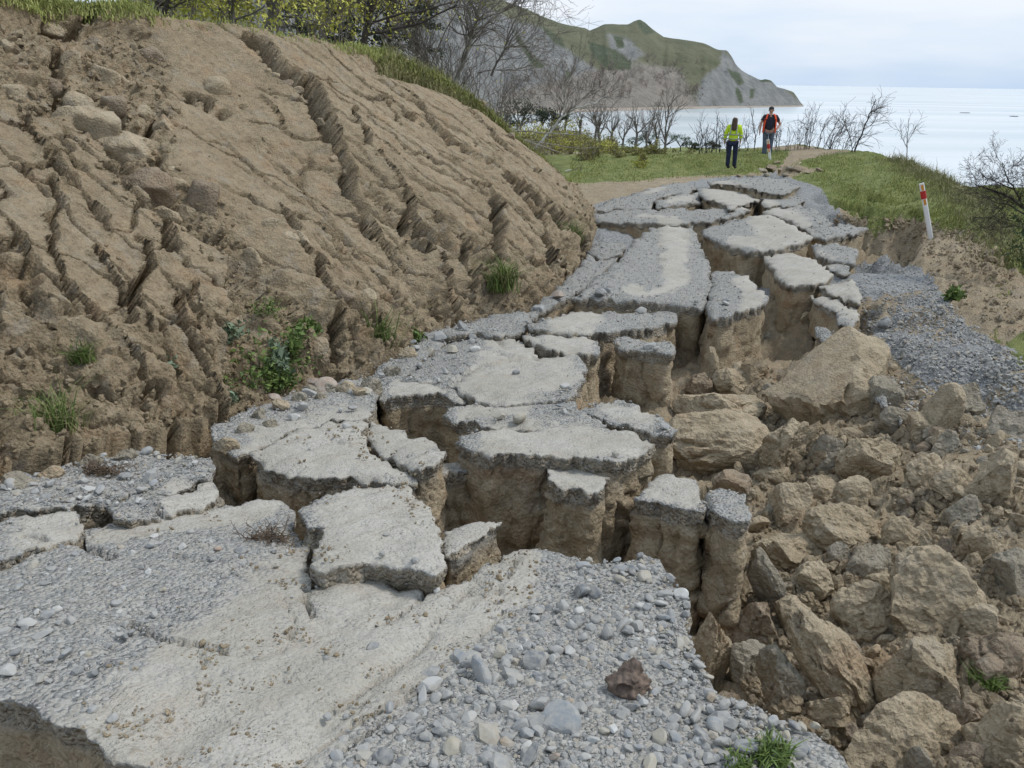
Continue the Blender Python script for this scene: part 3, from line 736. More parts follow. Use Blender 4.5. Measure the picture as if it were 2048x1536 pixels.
# ------------------------------------------------------------------ broken road
PALE = [  # wheel-packed pale track: polyline, half width (traced), turned into a colour of the surface
 ([(150, 1620), (380, 1430), (560, 1300), (700, 1190), (770, 1080), (790, 1000)], 150), ([(560, 1500), (760, 1340), (900, 1230), (1010, 1140)], 75), ([(800, 1010), (830, 975)], 40),
 ([(760, 1120), (760, 1000)], 95), ([(560, 905), (700, 880)], 70), ([(620, 930), (790, 935)], 28), ([(760, 860), (800, 880)], 22), ([(60, 1060), (130, 1045)], 40), ([(360, 990), (420, 985)], 30),
 ([(200, 1070), (560, 1010)], 16), ([(960, 780), (1110, 725)], 48), ([(960, 735), (1060, 690)], 22), ([(1000, 680), (1040, 695)], 20), ([(1100, 680), (1170, 685)], 20), ([(1120, 640), (1190, 630)], 22),
 ([(1255, 581), (1325, 580)], 8), ([(1350, 455), (1352, 500), (1348, 560)], 26), ([(1500, 560), (1520, 590), (1500, 605)], 20), ([(1540, 440), (1590, 470)], 42), ([(1480, 480), (1540, 480)], 14), ([(1560, 520), (1630, 550)], 50),
 ([(1430, 375), (1490, 395)], 26), ([(1330, 400), (1380, 392)], 7), ([(1270, 435), (1330, 438)], 5), ([(1000, 875), (1270, 880)], 36), ([(1120, 945), (1200, 950)], 30), ([(1310, 960), (1380, 985)], 28), ([(790, 770), (890, 775)], 14),
 ([(1210, 805), (1300, 830)], 14), ([(930, 825), (1050, 812)], 14), ([(900, 1060), (980, 1050)], 24), ([(1640, 570), (1720, 600)], 40), ([(1300, 380), (1330, 372)], 6)]
def pale_at(ax, ay):
    r = np.zeros(np.shape(ax))
    q = np.stack([ax * .03, ay * .05, 0 * ax], -1); ax = ax + 22 * fbm(q, 1.0, 3, 401); ay = ay + 13 * fbm(q, 1.0, 3, 402)
    for pts, hw in PALE:
        r = np.maximum(r, sstep(hw * 1.45, hw * .65, dpoly(ax, ay, pts)))
    return r * .93
SLAB_CRACKS = [([(850, 1178), (838, 1195), (800, 1225), (752, 1248)], 6, .03), ([(614, 1168), (608, 1195), (622, 1222)], 7, .05), ([(250, 1240), (300, 1258), (330, 1275), (400, 1292), (450, 1305)], 6, .03),
 ([(905, 765), (942, 736), (1000, 724), (1070, 711)], 5, .05), ([(926, 1160), (940, 1180)], 4, .03), ([(40, 1066), (90, 1075)], 6, .03), ([(100, 1088), (60, 1103), (0, 1128)], 7, .06), ([(310, 1005), (330, 1022)], 6, .04), ([(660, 878), (700, 890), (735, 880)], 4, .02),
 ([(165, 1085), (190, 1105), (230, 1115)], 7, .05), ([(1400, 955), (1408, 985), (1420, 1008)], 7, .06), ([(990, 668), (1012, 695)], 4, .03), ([(980, 700), (1020, 710)], 4, .03), ([(640, 1490), (740, 1430), (860, 1380)], 7, .03), ([(960, 1270), (1010, 1220)], 5, .02), ([(1320, 448), (1322, 500), (1316, 540)], 4, .03),
 ([(935, 1160), (880, 1230), (840, 1290), (760, 1350), (650, 1430)], 5, .018), ([(1040, 1110), (1000, 1170), (985, 1230)], 4, .02), ([(790, 1385), (860, 1372), (940, 1358)], 6, .03), ([(560, 1180), (590, 1240), (560, 1300)], 4, .015), ([(690, 1500), (760, 1450), (820, 1420)], 5, .02), ([(330, 1105), (400, 1120), (480, 1115)], 4, .015), ([(380, 1290), (420, 1350), (400, 1410)], 4, .015), ([(1700, 580), (1690, 600)], 4, .04), ([(1360, 470), (1400, 500)], 4, .02)]
# label, top outline, height offset from the road line, tilt (x, y), depth of the block
SL = [
 ('wide pale foreground slab with grey gravel over its right corner, nearest the camera', [(-420, 1260), (-200, 1180), (0, 1127), (60, 1102), (105, 1085), (145, 1082), (165, 1087), (174, 1058), (205, 1053), (245, 1043), (330, 1023), (400, 1013), (450, 1006), (545, 991), (570, 1000), (588, 1022), (586, 1052), (598, 1073), (622, 1084), (612, 1103), (609, 1130), (620, 1166), (640, 1164), (700, 1152), (735, 1144), (760, 1149), (800, 1162), (838, 1174), (850, 1182), (872, 1170), (895, 1160), (935, 1150), (960, 1133), (1010, 1110), (1040, 1095), (1080, 1090), (1130, 1110), (1180, 1115), (1220, 1122), (1265, 1115), (1290, 1102), (1325, 1125), (1335, 1150), (1365, 1180), (1378, 1200), (1376, 1240), (1388, 1290), (1412, 1330), (1435, 1370), (1500, 1402), (1560, 1440), (1630, 1452), (1680, 1500), (1720, 1580), (1760, 1700), (330, 1700), (350, 1560), (330, 1530), (225, 1518), (192, 1482), (165, 1452), (110, 1441), (75, 1416), (60, 1401), (0, 1390), (-140, 1385), (-420, 1480)], 0, (0, 0), 1.0),
 ('small pale slab at the left edge below the stony shoulder', [(-260, 1075), (0, 1040), (80, 1030), (150, 1022), (166, 1048), (150, 1068), (105, 1078), (60, 1094), (0, 1116), (-260, 1175)], .04, (0, 0), .8),
 ('stone-strewn shoulder slab at the left edge under the bank foot', [(-300, 1075), (-120, 1012), (0, 958), (70, 950), (140, 925), (200, 912), (270, 896), (300, 905), (420, 912), (428, 930), (415, 950), (330, 975), (262, 984), (218, 998), (190, 1006), (100, 1014), (0, 1020), (-260, 1060)], .06, (0, 0), .9),
 ('small pale wedge of crust beside the dark pit left of the track', [(212, 1002), (262, 988), (330, 978), (400, 966), (421, 957), (436, 974), (430, 992), (400, 1006), (330, 1017), (245, 1038), (232, 1030)], .08, (0, .0), .7),
 ('tapered pale slab with pinkish track and cracked front edge, left of the dark hole', [(598, 1012), (640, 987), (700, 971), (770, 964), (812, 964), (824, 985), (850, 1005), (862, 1020), (875, 1050), (880, 1090), (889, 1130), (870, 1142), (850, 1137), (815, 1121), (780, 1118), (740, 1112), (690, 1120), (650, 1131), (627, 1128), (624, 1118), (632, 1090), (645, 1062), (646, 1050), (610, 1045), (603, 1026)], .13, (-.02, .0), .9),
 ('wide pale slab behind the tapered one, its left corner over the brown pit', [(505, 912), (497, 904), (545, 880), (600, 856), (660, 843), (733, 838), (726, 865), (729, 885), (755, 902), (790, 927), (830, 941), (836, 950), (810, 953), (770, 950), (700, 945), (640, 950), (600, 946), (570, 938), (530, 925), (520, 916)], .10, (0, 0), .9),
 ('grey gravelly slab right of the crack, beside the wide pale slab', [(737, 842), (770, 847), (805, 855), (816, 868), (850, 872), (870, 880), (888, 896), (886, 914), (870, 925), (840, 931), (800, 916), (765, 900), (738, 884), (731, 865)], .10, (0.03, 0), .9),
 ('gravel shoulder piece between the bank foot and the wide pale slab', [(425, 848), (500, 815), (560, 791), (650, 764), (720, 748), (750, 762), (752, 790), (738, 832), (660, 838), (600, 850), (545, 874), (496, 898), (470, 905), (440, 893), (425, 870)], .05, (0, 0), .8),
 ('gravel shoulder piece with loose cobbles at the bend of the bank foot', [(715, 750), (785, 715), (830, 680), (870, 652), (895, 668), (868, 692), (835, 726), (802, 755), (765, 764), (752, 762)], .05, (0, 0), .8),
 ('thin block with brown front wall beside the bank, under a gravel cap', [(752, 772), (790, 758), (850, 763), (905, 770), (922, 783), (930, 792), (880, 783), (830, 785), (775, 784), (758, 786)], .0, (0, 0), 1.0),
 ('long pale slab crossed by a thin diagonal crack, left of centre', [(805, 756), (838, 728), (872, 692), (900, 670), (960, 660), (1005, 669), (1045, 680), (1070, 693), (1075, 708), (1120, 703), (1155, 708), (1175, 730), (1172, 748), (1150, 775), (1130, 790), (1090, 800), (1040, 803), (1000, 805), (960, 795), (936, 783), (918, 774), (870, 757), (840, 757)], .06, (0, 0), 1.0),
 ('small pale slab tucked below the grey ledge at mid road', [(1046, 664), (1075, 670), (1110, 660), (1150, 662), (1185, 675), (1201, 690), (1195, 704), (1150, 698), (1110, 696), (1080, 687)], .08, (0, 0), 1.0),
 ('gravel shoulder piece leading round the foot of the bank', [(872, 655), (960, 634), (1050, 616), (1062, 638), (1048, 660), (1000, 667), (960, 657), (900, 667)], .08, (0, 0), .8),
 ('flat grey slab on a tall square block of tan clay at mid road', [(1052, 640), (1150, 622), (1230, 622), (1345, 617), (1355, 628), (1346, 641), (1280, 650), (1220, 656), (1160, 658), (1120, 655), (1090, 657), (1060, 652)], .10, (0, 0), 1.5),
 ('tall tan clay block with a narrow dark ledge, in front of the flat grey slab', [(1232, 676), (1250, 672), (1290, 675), (1340, 682), (1352, 692), (1345, 703), (1290, 697), (1236, 692)], .02, (0, 0), 1.5),
 ('gravel shoulder by the bend of the bank with weeds behind it', [(1052, 620), (1095, 592), (1130, 562), (1160, 525), (1176, 508), (1200, 518), (1236, 512), (1200, 545), (1170, 568), (1142, 586), (1100, 606), (1064, 634)], .08, (0, 0), .9),
 ('long grey slab with a pale strip of track running down it', [(1142, 590), (1172, 570), (1202, 545), (1240, 515), (1270, 480), (1300, 455), (1330, 448), (1385, 452), (1396, 475), (1405, 500), (1418, 520), (1414, 537), (1422, 560), (1408, 612), (1340, 600), (1255, 592), (1175, 588)], .10, (0, 0), 1.5),
 ('rounded grey slab with a pale rim, over a tall clay wall beside the deep pit', [(1424, 545), (1450, 539), (1490, 549), (1511, 565), (1527, 582), (1536, 598), (1500, 611), (1468, 620), (1430, 628), (1413, 613), (1424, 570)], .10, (0, 0), 1.7),
 ('dark gravel block against the far end of the bank', [(1172, 500), (1200, 486), (1235, 480), (1250, 489), (1240, 505), (1200, 515)], .12, (0, 0), .9),
 ('broad rounded slab, half gravel half pale track, on a high clay wall', [(1410, 455), (1440, 446), (1475, 436), (1510, 428), (1545, 430), (1570, 440), (1600, 456), (1622, 470), (1610, 482), (1580, 487), (1540, 492), (1490, 495), (1450, 487), (1420, 476), (1411, 467)], .12, (0, 0), 1.6),
 ('smooth pale slab shaped like a shield, above the deep pit', [(1530, 508), (1560, 504), (1590, 502), (1625, 515), (1650, 530), (1662, 546), (1650, 560), (1620, 567), (1590, 568), (1570, 560), (1552, 540)], .10, (0, 0), 1.7),
 ('thin tilted pale slab on the right rim of the deep pit', [(1637, 569), (1690, 560), (1710, 556), (1720, 590), (1720, 606), (1690, 592), (1660, 580)], .08, (0.05, 0), .5),
 ('narrow strip of pale crust leaning over the deep pit', [(1622, 586), (1660, 590), (1700, 610), (1718, 616), (1715, 634), (1690, 638), (1675, 622), (1640, 606)], .08, (.05, 0), .5),
 ('small pale fragment right of the shield shaped slab', [(1655, 527), (1680, 522), (1700, 534), (1692, 545), (1668, 536)], .08, (0, 0), .6),
 ('dark gravel slab above the small pale fragment, left of the marker post', [(1625, 488), (1660, 481), (1705, 489), (1716, 505), (1710, 521), (1670, 519), (1640, 507)], .06, (0, 0), 1.0),
 ('long low gravel ledge crossing the road on its left half', [(1188, 427), (1250, 416), (1330, 418), (1400, 415), (1480, 411), (1500, 417), (1470, 428), (1440, 437), (1390, 443), (1330, 447), (1260, 445), (1188, 440)], .10, (0, 0), .8),
 ('small pale topped block in the upper middle of the road', [(1310, 400), (1340, 389), (1395, 384), (1406, 392), (1402, 402), (1350, 408), (1316, 412)], .12, (0, 0), .8),
 ('pale track slab near the top of the road, below the two people', [(1407, 390), (1396, 375), (1440, 366), (1480, 370), (1500, 384), (1522, 398), (1490, 405), (1460, 413), (1450, 406)], .10, (0, 0), .8),
 ('grey gravel sheet on the far left of the road', [(1172, 420), (1220, 398), (1290, 378), (1350, 364), (1392, 365), (1388, 379), (1338, 386), (1305, 399), (1298, 413), (1240, 414)], .06, (0, 0), .6),
 ('dark slab at the top of the road under the soil heap', [(1415, 362), (1470, 356), (1520, 351), (1560, 355), (1600, 371), (1570, 384), (1530, 380), (1480, 367)], .12, (0, 0), .6),
 ('grey ledge on the upper right of the road, next to the grass', [(1508, 387), (1560, 388), (1600, 392), (1613, 398), (1590, 405), (1530, 408), (1526, 397)], .10, (0, 0), .7),
 ('gravel mound slab on the right of the road below the grass slope', [(1525, 421), (1560, 408), (1600, 410), (1640, 424), (1666, 444), (1640, 454), (1604, 449), (1574, 438)], .10, (0, 0), 1.0),
 ('low grey ledge at the right side of the road beside the gravel mound', [(1616, 455), (1670, 449), (1700, 446), (1736, 455), (1700, 466), (1650, 474), (1630, 470)], .04, (0, 0), .8),
 ('dark fronted slab with brown dust in the middle of the road', [(888, 826), (905, 812), (950, 805), (1000, 809), (1060, 808), (1120, 803), (1150, 800), (1172, 826), (1218, 840), (1182, 847), (1100, 849), (1050, 852), (1020, 849), (980, 848), (950, 838), (910, 839)], .05, (0, 0), 1.0),
 ('thin pale slab with a straight front edge, left of the wide tan boulder', [(1152, 812), (1190, 800), (1235, 795), (1275, 805), (1282, 815), (1312, 825), (1356, 850), (1345, 862), (1295, 855), (1232, 836), (1180, 823)], .07, (0, 0), 1.0),
 ('large pale table slab on a high fissured clay wall, at the centre', [(915, 871), (925, 858), (990, 855), (1050, 856), (1110, 851), (1180, 850), (1240, 850), (1280, 865), (1306, 880), (1292, 895), (1250, 910), (1200, 915), (1160, 912), (1110, 905), (1060, 905), (1010, 903), (985, 907), (960, 896), (925, 886)], .10, (0, 0), 1.4),
 ('freestanding clay column with a small pale cap, in the central trench', [(1095, 932), (1130, 938), (1170, 935), (1216, 933), (1222, 946), (1206, 965), (1197, 977), (1160, 970), (1120, 965), (1100, 955)], .10, (0, 0), 1.5),
 ('pale topped clay block standing right of the column', [(1268, 992), (1282, 982), (1300, 960), (1335, 938), (1350, 955), (1395, 958), (1400, 985), (1416, 1010), (1402, 1016), (1360, 1010), (1310, 1000)], .0, (0, 0), 1.4),
 ('clay block with a gravel top, split from the pale topped block beside it', [(1409, 982), (1440, 972), (1490, 985), (1502, 1005), (1500, 1030), (1488, 1040), (1442, 1026), (1422, 1010)], .0, (0, 0), 1.4),
 ('grey block squeezed between the gravelly slab and the table slab', [(876, 922), (915, 915), (955, 920), (968, 930), (965, 941), (930, 942), (882, 944)], .0, (0, 0), 1.1),
 ('tilted flake of crust over the dark hole', [(888, 1054), (930, 1046), (1000, 1040), (978, 1058), (945, 1078), (915, 1092), (890, 1104)], .02, (.12, -.1), .35),
]
SL += [('long thin flake of pale crust standing along the edge of the huge tilted wedge', [(1632, 652), (1660, 655), (1694, 678), (1722, 712), (1752, 755), (1790, 812), (1806, 838), (1778, 812), (1735, 762), (1700, 716), (1668, 684), (1640, 668)], .06, (.25, 0), .4),
 ('thin broken flake of pale crust lying between the pit and the huge wedge', [(1672, 618), (1705, 612), (1722, 630), (1700, 648), (1676, 640)], .05, (.1, 0), .25)]
SLABS = []   # (outline px, plane) for later scattering
STONE_RNG = np.random.default_rng(5)
def plane_for(poly, dz, tilt):
    p = np.asarray(poly, float)
    inside = p[(p[:, 0] > -300) & (p[:, 1] < 1650)]
    c = inside.mean(0)
    P0 = hit(c[0], c[1], lambda X, Y: prof(Y) + dz)[0]
    yy = [hit(c[0], t, lambda X, Y: prof(Y) + dz)[0] for t in (inside[:, 1].min(), inside[:, 1].max())]
    gy = (yy[0][2] - yy[1][2]) / max(yy[0][1] - yy[1][1], .05)
    return P0, tilt[0], gy + tilt[1]
def on_plane(px, py, pl):
    P0, gx, gy = pl
    d = rays(px, py)
    s = (P0[2] - gx * P0[0] - gy * P0[1]) / (d[..., 2] - gx * d[..., 0] - gy * d[..., 1])
    return d * s[..., None]
def topdisp(P):
    return 0.018 * fbm(P, 2.2, 3, 91) + 0.010 * fbm(P, 9.0, 3, 92) + 0.0055 * fbm(P, 34.0, 2, 93)
def build_slab(k, label, poly, dz, tilt, depth):
    rng = np.random.default_rng(100 + k)
    if k and 'shoulder' not in label:
        tilt = (tilt[0] + rng.uniform(-.07, .07), tilt[1] + rng.uniform(-.06, .05)); dz = dz + rng.uniform(-.05, .06)
    pl = plane_for(poly, dz, tilt)
    SLABS.append((np.asarray(poly, float), pl, k))
    big = k == 0
    step = 6.0 if big else 4.0
    p = np.asarray(poly, float)
    pts = []
    for a, b in zip(p, np.roll(p, -1, 0)):
        off = min(a[1], b[1]) > 1600 or max(a[0], b[0]) < -60
        n = max(1, int(np.linalg.norm(b - a) / (30 if off else step)))
        for t in range(n): pts.append(a + (b - a) * t / n)
    pts = np.array(pts)
    tan = np.roll(pts, -1, 0) - np.roll(pts, 1, 0); tan /= np.linalg.norm(tan, axis=1)[:, None] + 1e-9
    if np.sum(p[:, 0] * np.roll(p[:, 1], -1) - np.roll(p[:, 0], -1) * p[:, 1]) > 0: pass
    nr = np.stack([tan[:, 1], -tan[:, 0]], 1)
    W0 = on_plane(pts[:, 0], pts[:, 1], pl)
    far = np.linalg.norm(W0, axis=1).mean()
    j = 5.5 * fbm(W0, 7.0 * 5 / far, 2, 40 + k) + 8.0 * fbm(W0, 22.0 * 5 / far, 2, 41 + k) + 3.0 * fbm(W0, 70.0 * 5 / far, 1, 42 + k) + 1.5
    pts = pts + nr * j[:, None] * np.array([1.0, .55])
    # drop points that fold back
    Bp = on_plane(pts[:, 0], pts[:, 1], pl)
    # interior points
    x0, y0 = pts.min(0); x1, y1 = pts.max(0)
    sx, sy = (7.5, 5.5) if big else (5.5, 3.6)
    gx_, gy_ = np.meshgrid(np.arange(x0, x1, sx), np.arange(y0, y1, sy))
    q = np.stack([gx_.ravel(), gy_.ravel()], 1); q += rng.uniform(-.35, .35, q.shape) * (sx, sy)
    q = q[(q[:, 0] > -160) & (q[:, 0] < 2200) & (q[:, 1] < 1640)]
    q = q[inpoly(q[:, 0], q[:, 1], pts)]
    dB = dpoly(q[:, 0], q[:, 1], pts, True)
    q = q[dB > 2.4]; dB = dB[dB > 2.4]
    Q = on_plane(q[:, 0], q[:, 1], pl)
    allp = np.concatenate([Bp, Q]); nb = len(Bp)
    vs = [Vector((a[0], a[1])) for a in allp]
    ed = [(i, (i + 1) % nb) for i in range(nb)]
    vo, eo, fo, ov, oe, of = delaunay_2d_cdt(vs, ed, [], 1, 1e-6)
    V2 = np.array([(a.x, a.y) for a in vo])
    P0, gx, gy = pl
    z = P0[2] + gx * (V2[:, 0] - P0[0]) + gy * (V2[:, 1] - P0[1])
    V = np.concatenate([V2, z[:, None]], 1)
    vx, vy = project(V)
    db = dpoly(vx, vy, pts, True)
    dist = np.linalg.norm(V, axis=1)
    dm = db * dist / FPX                        # rough metres from the edge
    sag = (-0.014 * np.exp(-dm / 0.03) - 0.016 * np.exp(-dm / 0.25)) * (.5 + 1.2 * sstep(-.3, .5, fbm(V, 6.0, 2, 95)))
    V[:, 2] += topdisp(V) + sag * np.clip(far / 6, .35, 1.3)
    pale = pale_at(vx, vy)
    stripes = 0.0
    if big:   # wheel ruts pressed along the track
        for rp, dpth, hw in (([(560, 1560), (700, 1400), (860, 1260), (960, 1160)], .018, 26), ([(330, 1500), (560, 1320), (760, 1180)], .014, 50), ([(240, 1290), (420, 1200), (600, 1110)], .012, 40)):
            V[:, 2] -= dpth * sstep(hw * 1.3, hw * .2, dpoly(vx, vy, rp))
    for cp, wd, dp in SLAB_CRACKS:
        d = dpoly(vx + 5 * fbm(V, 14, 2, 7), vy + 3 * fbm(V, 14, 2, 8), cp)
        V[:, 2] -= dp * 1.6 * sstep(wd * .85, wd * .25, d)
    # walls
    bi = np.array([oi[0] if False else i for i in range(nb)])
    ring0 = []
    inv = {}
    for new, olds in enumerate(ov):
        for o_ in olds: inv[o_] = new
    bidx = np.array([inv[i] for i in range(nb)])
    R0 = V[bidx]
    t3 = np.roll(R0, -1, 0) - np.roll(R0, 1, 0); t3[:, 2] = 0; t3 /= np.linalg.norm(t3, axis=1)[:, None] + 1e-9
    nrm = np.stack([t3[:, 1], -t3[:, 0]], 1)
    area = np.sum(R0[:, 0] * np.roll(R0[:, 1], -1) - np.roll(R0[:, 0], -1) * R0[:, 1])
    if area < 0: nrm = -nrm
    for _ in range(6): nrm = nrm + .5 * (np.roll(nrm, 1, 0) + np.roll(nrm, -1, 0))
    nrm /= np.linalg.norm(nrm, axis=1)[:, None] + 1e-9
    crust_t = (0.075 if far < 7 else .095) * np.clip(min(depth, 1.0), .4, 1)
    R0s = R0.copy()
    for _ in range(14): R0s[:, :2] = .5 * R0s[:, :2] + .25 * (np.roll(R0s, 1, 0)[:, :2] + np.roll(R0s, -1, 0)[:, :2])
    def ringat(dep):
        base = R0.copy(); base[:, 2] -= dep
        a = np.cumsum(np.linalg.norm(np.roll(R0, -1, 0)[:, :2] - R0[:, :2], axis=1))
        U = np.stack([a, np.full(nb, dep), np.full(nb, k * 7.7)], 1)
        fiss = fbm(U * np.array([1, .20, 1]) + .12 * fbm(base, 3.0, 2, 301 + k)[:, None], 3.0, 3, 300 + k, .5, True)
        lump = fbm(base, 5.0, 4, 310 + k)
        chip = fbm(base, 20.0, 2, 312 + k)
        cwv = crust_t * (1 + .45 * fbm(U * np.array([1, 0, 1]), 3.0, 2, 320 + k))
        soil = sstep(cwv * .8, cwv * 1.25, dep)
        base[:, :2] += (R0s[:, :2] - R0[:, :2]) * (.92 * soil)[:, None]
        topc = np.where(dep < 1e-6, 0.0, 1.0)
        w1, w2, wr = worley(U * np.array([.8, .62, 1]) + .10 * np.stack([fbm(base, 4.0, 2, 341), fbm(base, 4.0, 2, 342), 0 * U[:, 0]], -1), 3.4, 340 + k)
        blk = (wr - .5) * .75 - .55 * sstep(.07, .02, w2 - w1) * sstep(-.2, .2, fbm(base, 2.0, 2, 349))
        o = topc * (0.022 * chip + .062 * blk * sstep(.02, .14, dep) + (1 - soil) * (-.006 + .016 * lump) + soil * (-.008 + .040 * lump - .030 * sstep(.62, .95, fiss) + .022 * fbm(np.stack([U[:, 0] * .6, base[:, 2] * 9.0, U[:, 2]], 1), 1.0, 2, 345 + k) + .03 * dep * dep + .04 * dep * (1 + .6 * fbm(U * np.array([1, .3, 1]), 1.2, 2, 330 + k))))
        base[:, :2] += nrm * o[:, None]
        base[:, 2] += topc * .014 * chip
        return base, soil
    rs = max(far * 6.2 / FPX, .018)
    nr_c = max(3, int(crust_t * 1.3 / rs) + 1)
    dc = np.linspace(0, crust_t * 1.35, nr_c)
    CV, CS = [V], [np.zeros(len(V))]
    fcs = [tuple(f) for f in fo]
    prev = bidx; cnt = len(V)
    for d_ in dc[1:]:
        b_, s_ = ringat(d_)
        idx = np.arange(cnt, cnt + nb); cnt += nb
        CV.append(b_); CS.append(np.full(nb, min(1.0, .35 + d_ / crust_t)))
        nx = np.roll(np.arange(nb), -1)
        quad = np.stack([prev, prev[nx], idx[nx], idx], 1)
        if area > 0: quad = quad[:, ::-1]
        fcs += [tuple(t) for t in quad.tolist()]
        prev = idx
    sm = np.concatenate(CS)
    sm[bidx] = .05
    pa = np.concatenate([pale, np.zeros(len(sm) - len(pale))])
    # soil block
    ns = max(4, int((depth - crust_t) / rs)); ns = min(ns, 70)
    ds = np.linspace(crust_t * 0.9, depth, ns)
    SV = []
    for d_ in ds:
        b_, s_ = ringat(d_)
        if d_ < crust_t * 1.35: b_[:, :2] -= nrm * .012
        SV.append(b_)
    SVa = np.stack(SV)
    ii = np.arange(ns * nb).reshape(ns, nb)
    nx = np.roll(np.arange(nb), -1)
    qd = np.stack([ii[:-1], ii[:-1][:, nx], ii[1:][:, nx], ii[1:]], -1).reshape(-1, 4)
    if area > 0: qd = qd[:, ::-1]
    root = mesh_obj('road_slab', SVa.reshape(-1, 3), np.ascontiguousarray(qd), M['clay'], loc=P0, attrs={'dep': np.repeat(ds, nb)})
    tag(root, label, 'road slab', 'broken slabs of the gravel road', 'thing')
    cr = mesh_obj('gravel_crust', np.concatenate(CV) - P0, fcs, M['crust'], parent=root, attrs={'side': sm, 'pale': pa})
    return root
import time as _t
for _k, _s in enumerate(SL):
    build_slab(_k, *_s)

# ------------------------------------------------------------------ stones
def ico(sub):
    import bmesh
    bm = bmesh.new(); bmesh.ops.create_icosphere(bm, subdivisions=sub, radius=1.0)
    v = np.array([x.co[:] for x in bm.verts]); f = np.array([[x.index for x in q.verts] for q in bm.faces]); bm.free()
    return v, f
ICO1, ICO2, ICO3, ICO3B, ICO4 = ico(1), ico(2), ico(3), ico(4), ico(5)
def rockshape(base, rng, cuts=7, nz=.12, sc=1.6, flat=.75):
    v, f = base; v = v.copy()
    for _ in range(cuts):
        n = rng.normal(size=3); n /= np.linalg.norm(n); h = rng.uniform(.55, .9)
        d = v @ n; m = d > h
        v[m] -= (d[m] - h)[:, None] * n * .92
    v = v + v * (nz * fbm(v + rng.uniform(0, 50), sc, 3, int(rng.integers(1000))))[:, None]
    v *= np.array([rng.uniform(.8, 1.25), rng.uniform(.65, 1.0), rng.uniform(.45, .8) * flat / .75])
    return v, f
def rotm(rng, n, tilt=.5):
    a = rng.uniform(0, 2 * math.pi, n); b = rng.normal(0, tilt, n); c = rng.normal(0, tilt, n)
    ca, sa, cb, sb, cc, scn = np.cos(a), np.sin(a), np.cos(b), np.sin(b), np.cos(c), np.sin(c)
    Z = np.zeros(n); O = np.ones(n)
    Rz = np.stack([ca, -sa, Z, sa, ca, Z, Z, Z, O], 1).reshape(n, 3, 3)
    Rx = np.stack([O, Z, Z, Z, cb, -sb, Z, sb, cb], 1).reshape(n, 3, 3)
    Ry = np.stack([cc, Z, scn, Z, O, Z, -scn, Z, cc], 1).reshape(n, 3, 3)
    return Rx @ Ry @ Rz
def scatter_mesh(name, pos, size, shapes, rng, mat, rnd=None, sink=.25, tilt=.5, smooth=False):
    n = len(pos); R = rotm(rng, n, tilt)
    which = rng.integers(0, len(shapes), n)
    Vs, Fs, A = [], [], []; cnt = 0
    if rnd is None: rnd = rng.uniform(0, 1, n)
    for w, (v, f) in enumerate(shapes):
        m = np.where(which == w)[0]
        if not len(m): continue
        q = np.einsum('nij,vj->nvi', R[m], v) * size[m][:, None, None] + pos[m][:, None, :]
        q[..., 2] += (size[m] * (.45 - sink))[:, None]
        Vs.append(q.reshape(-1, 3))
        Fs.append((f[None] + (np.arange(len(m)) * len(v))[:, None, None] + cnt).reshape(-1, f.shape[1]))
        A.append(np.repeat(rnd[m], len(v))); cnt += len(m) * len(v)
    return mesh_obj(name, np.concatenate(Vs), np.concatenate(Fs), mat, attrs={'rnd': np.concatenate(A)}, smooth=smooth)
def gravel_density(x, y, k):
    g = (1 - pale_at(x, y)) ** 1.5 * .95 + .008
    return g
RICH = [(1180, 1330, 330), (900, 1480, 300), (1450, 1480, 220), (1230, 1180, 170), (300, 930, 130), (120, 985, 120), (950, 690, 110), (800, 720, 90), (650, 810, 120), (1200, 560, 90), (1460, 570, 60), (1640, 430, 60), (1300, 390, 90)]
def richness(x, y):
    r = np.where(y < 660, .75, np.where(y < 860, .45, .20))
    for a, b, c in RICH:
        r = np.maximum(r, 1.0 * sstep(1.25, .55, np.hypot(x - a, (y - b) * 1.3) / c))
    return r
def ray_ground(x, y):
    d = rays(x, y); a = np.full(len(x), 1.0); found = np.zeros(len(x), bool); b = np.full(len(x), 60.0)
    prev = np.full(len(x), 1.0)
    for s in np.geomspace(1.2, 60, 140):
        q = d * s; h = (q[:, 2] < gzs(q[:, 0], q[:, 1])) & ~found
        a[h] = prev[h]; b[h] = s; found |= h; prev[:] = s
    for _ in range(14):
        mid = .5 * (a + b); q = d * mid[:, None]; under = q[:, 2] < gzs(q[:, 0], q[:, 1])
        b = np.where(under, mid, b); a = np.where(under, a, mid)
    return d * (.5 * (a + b))[:, None]
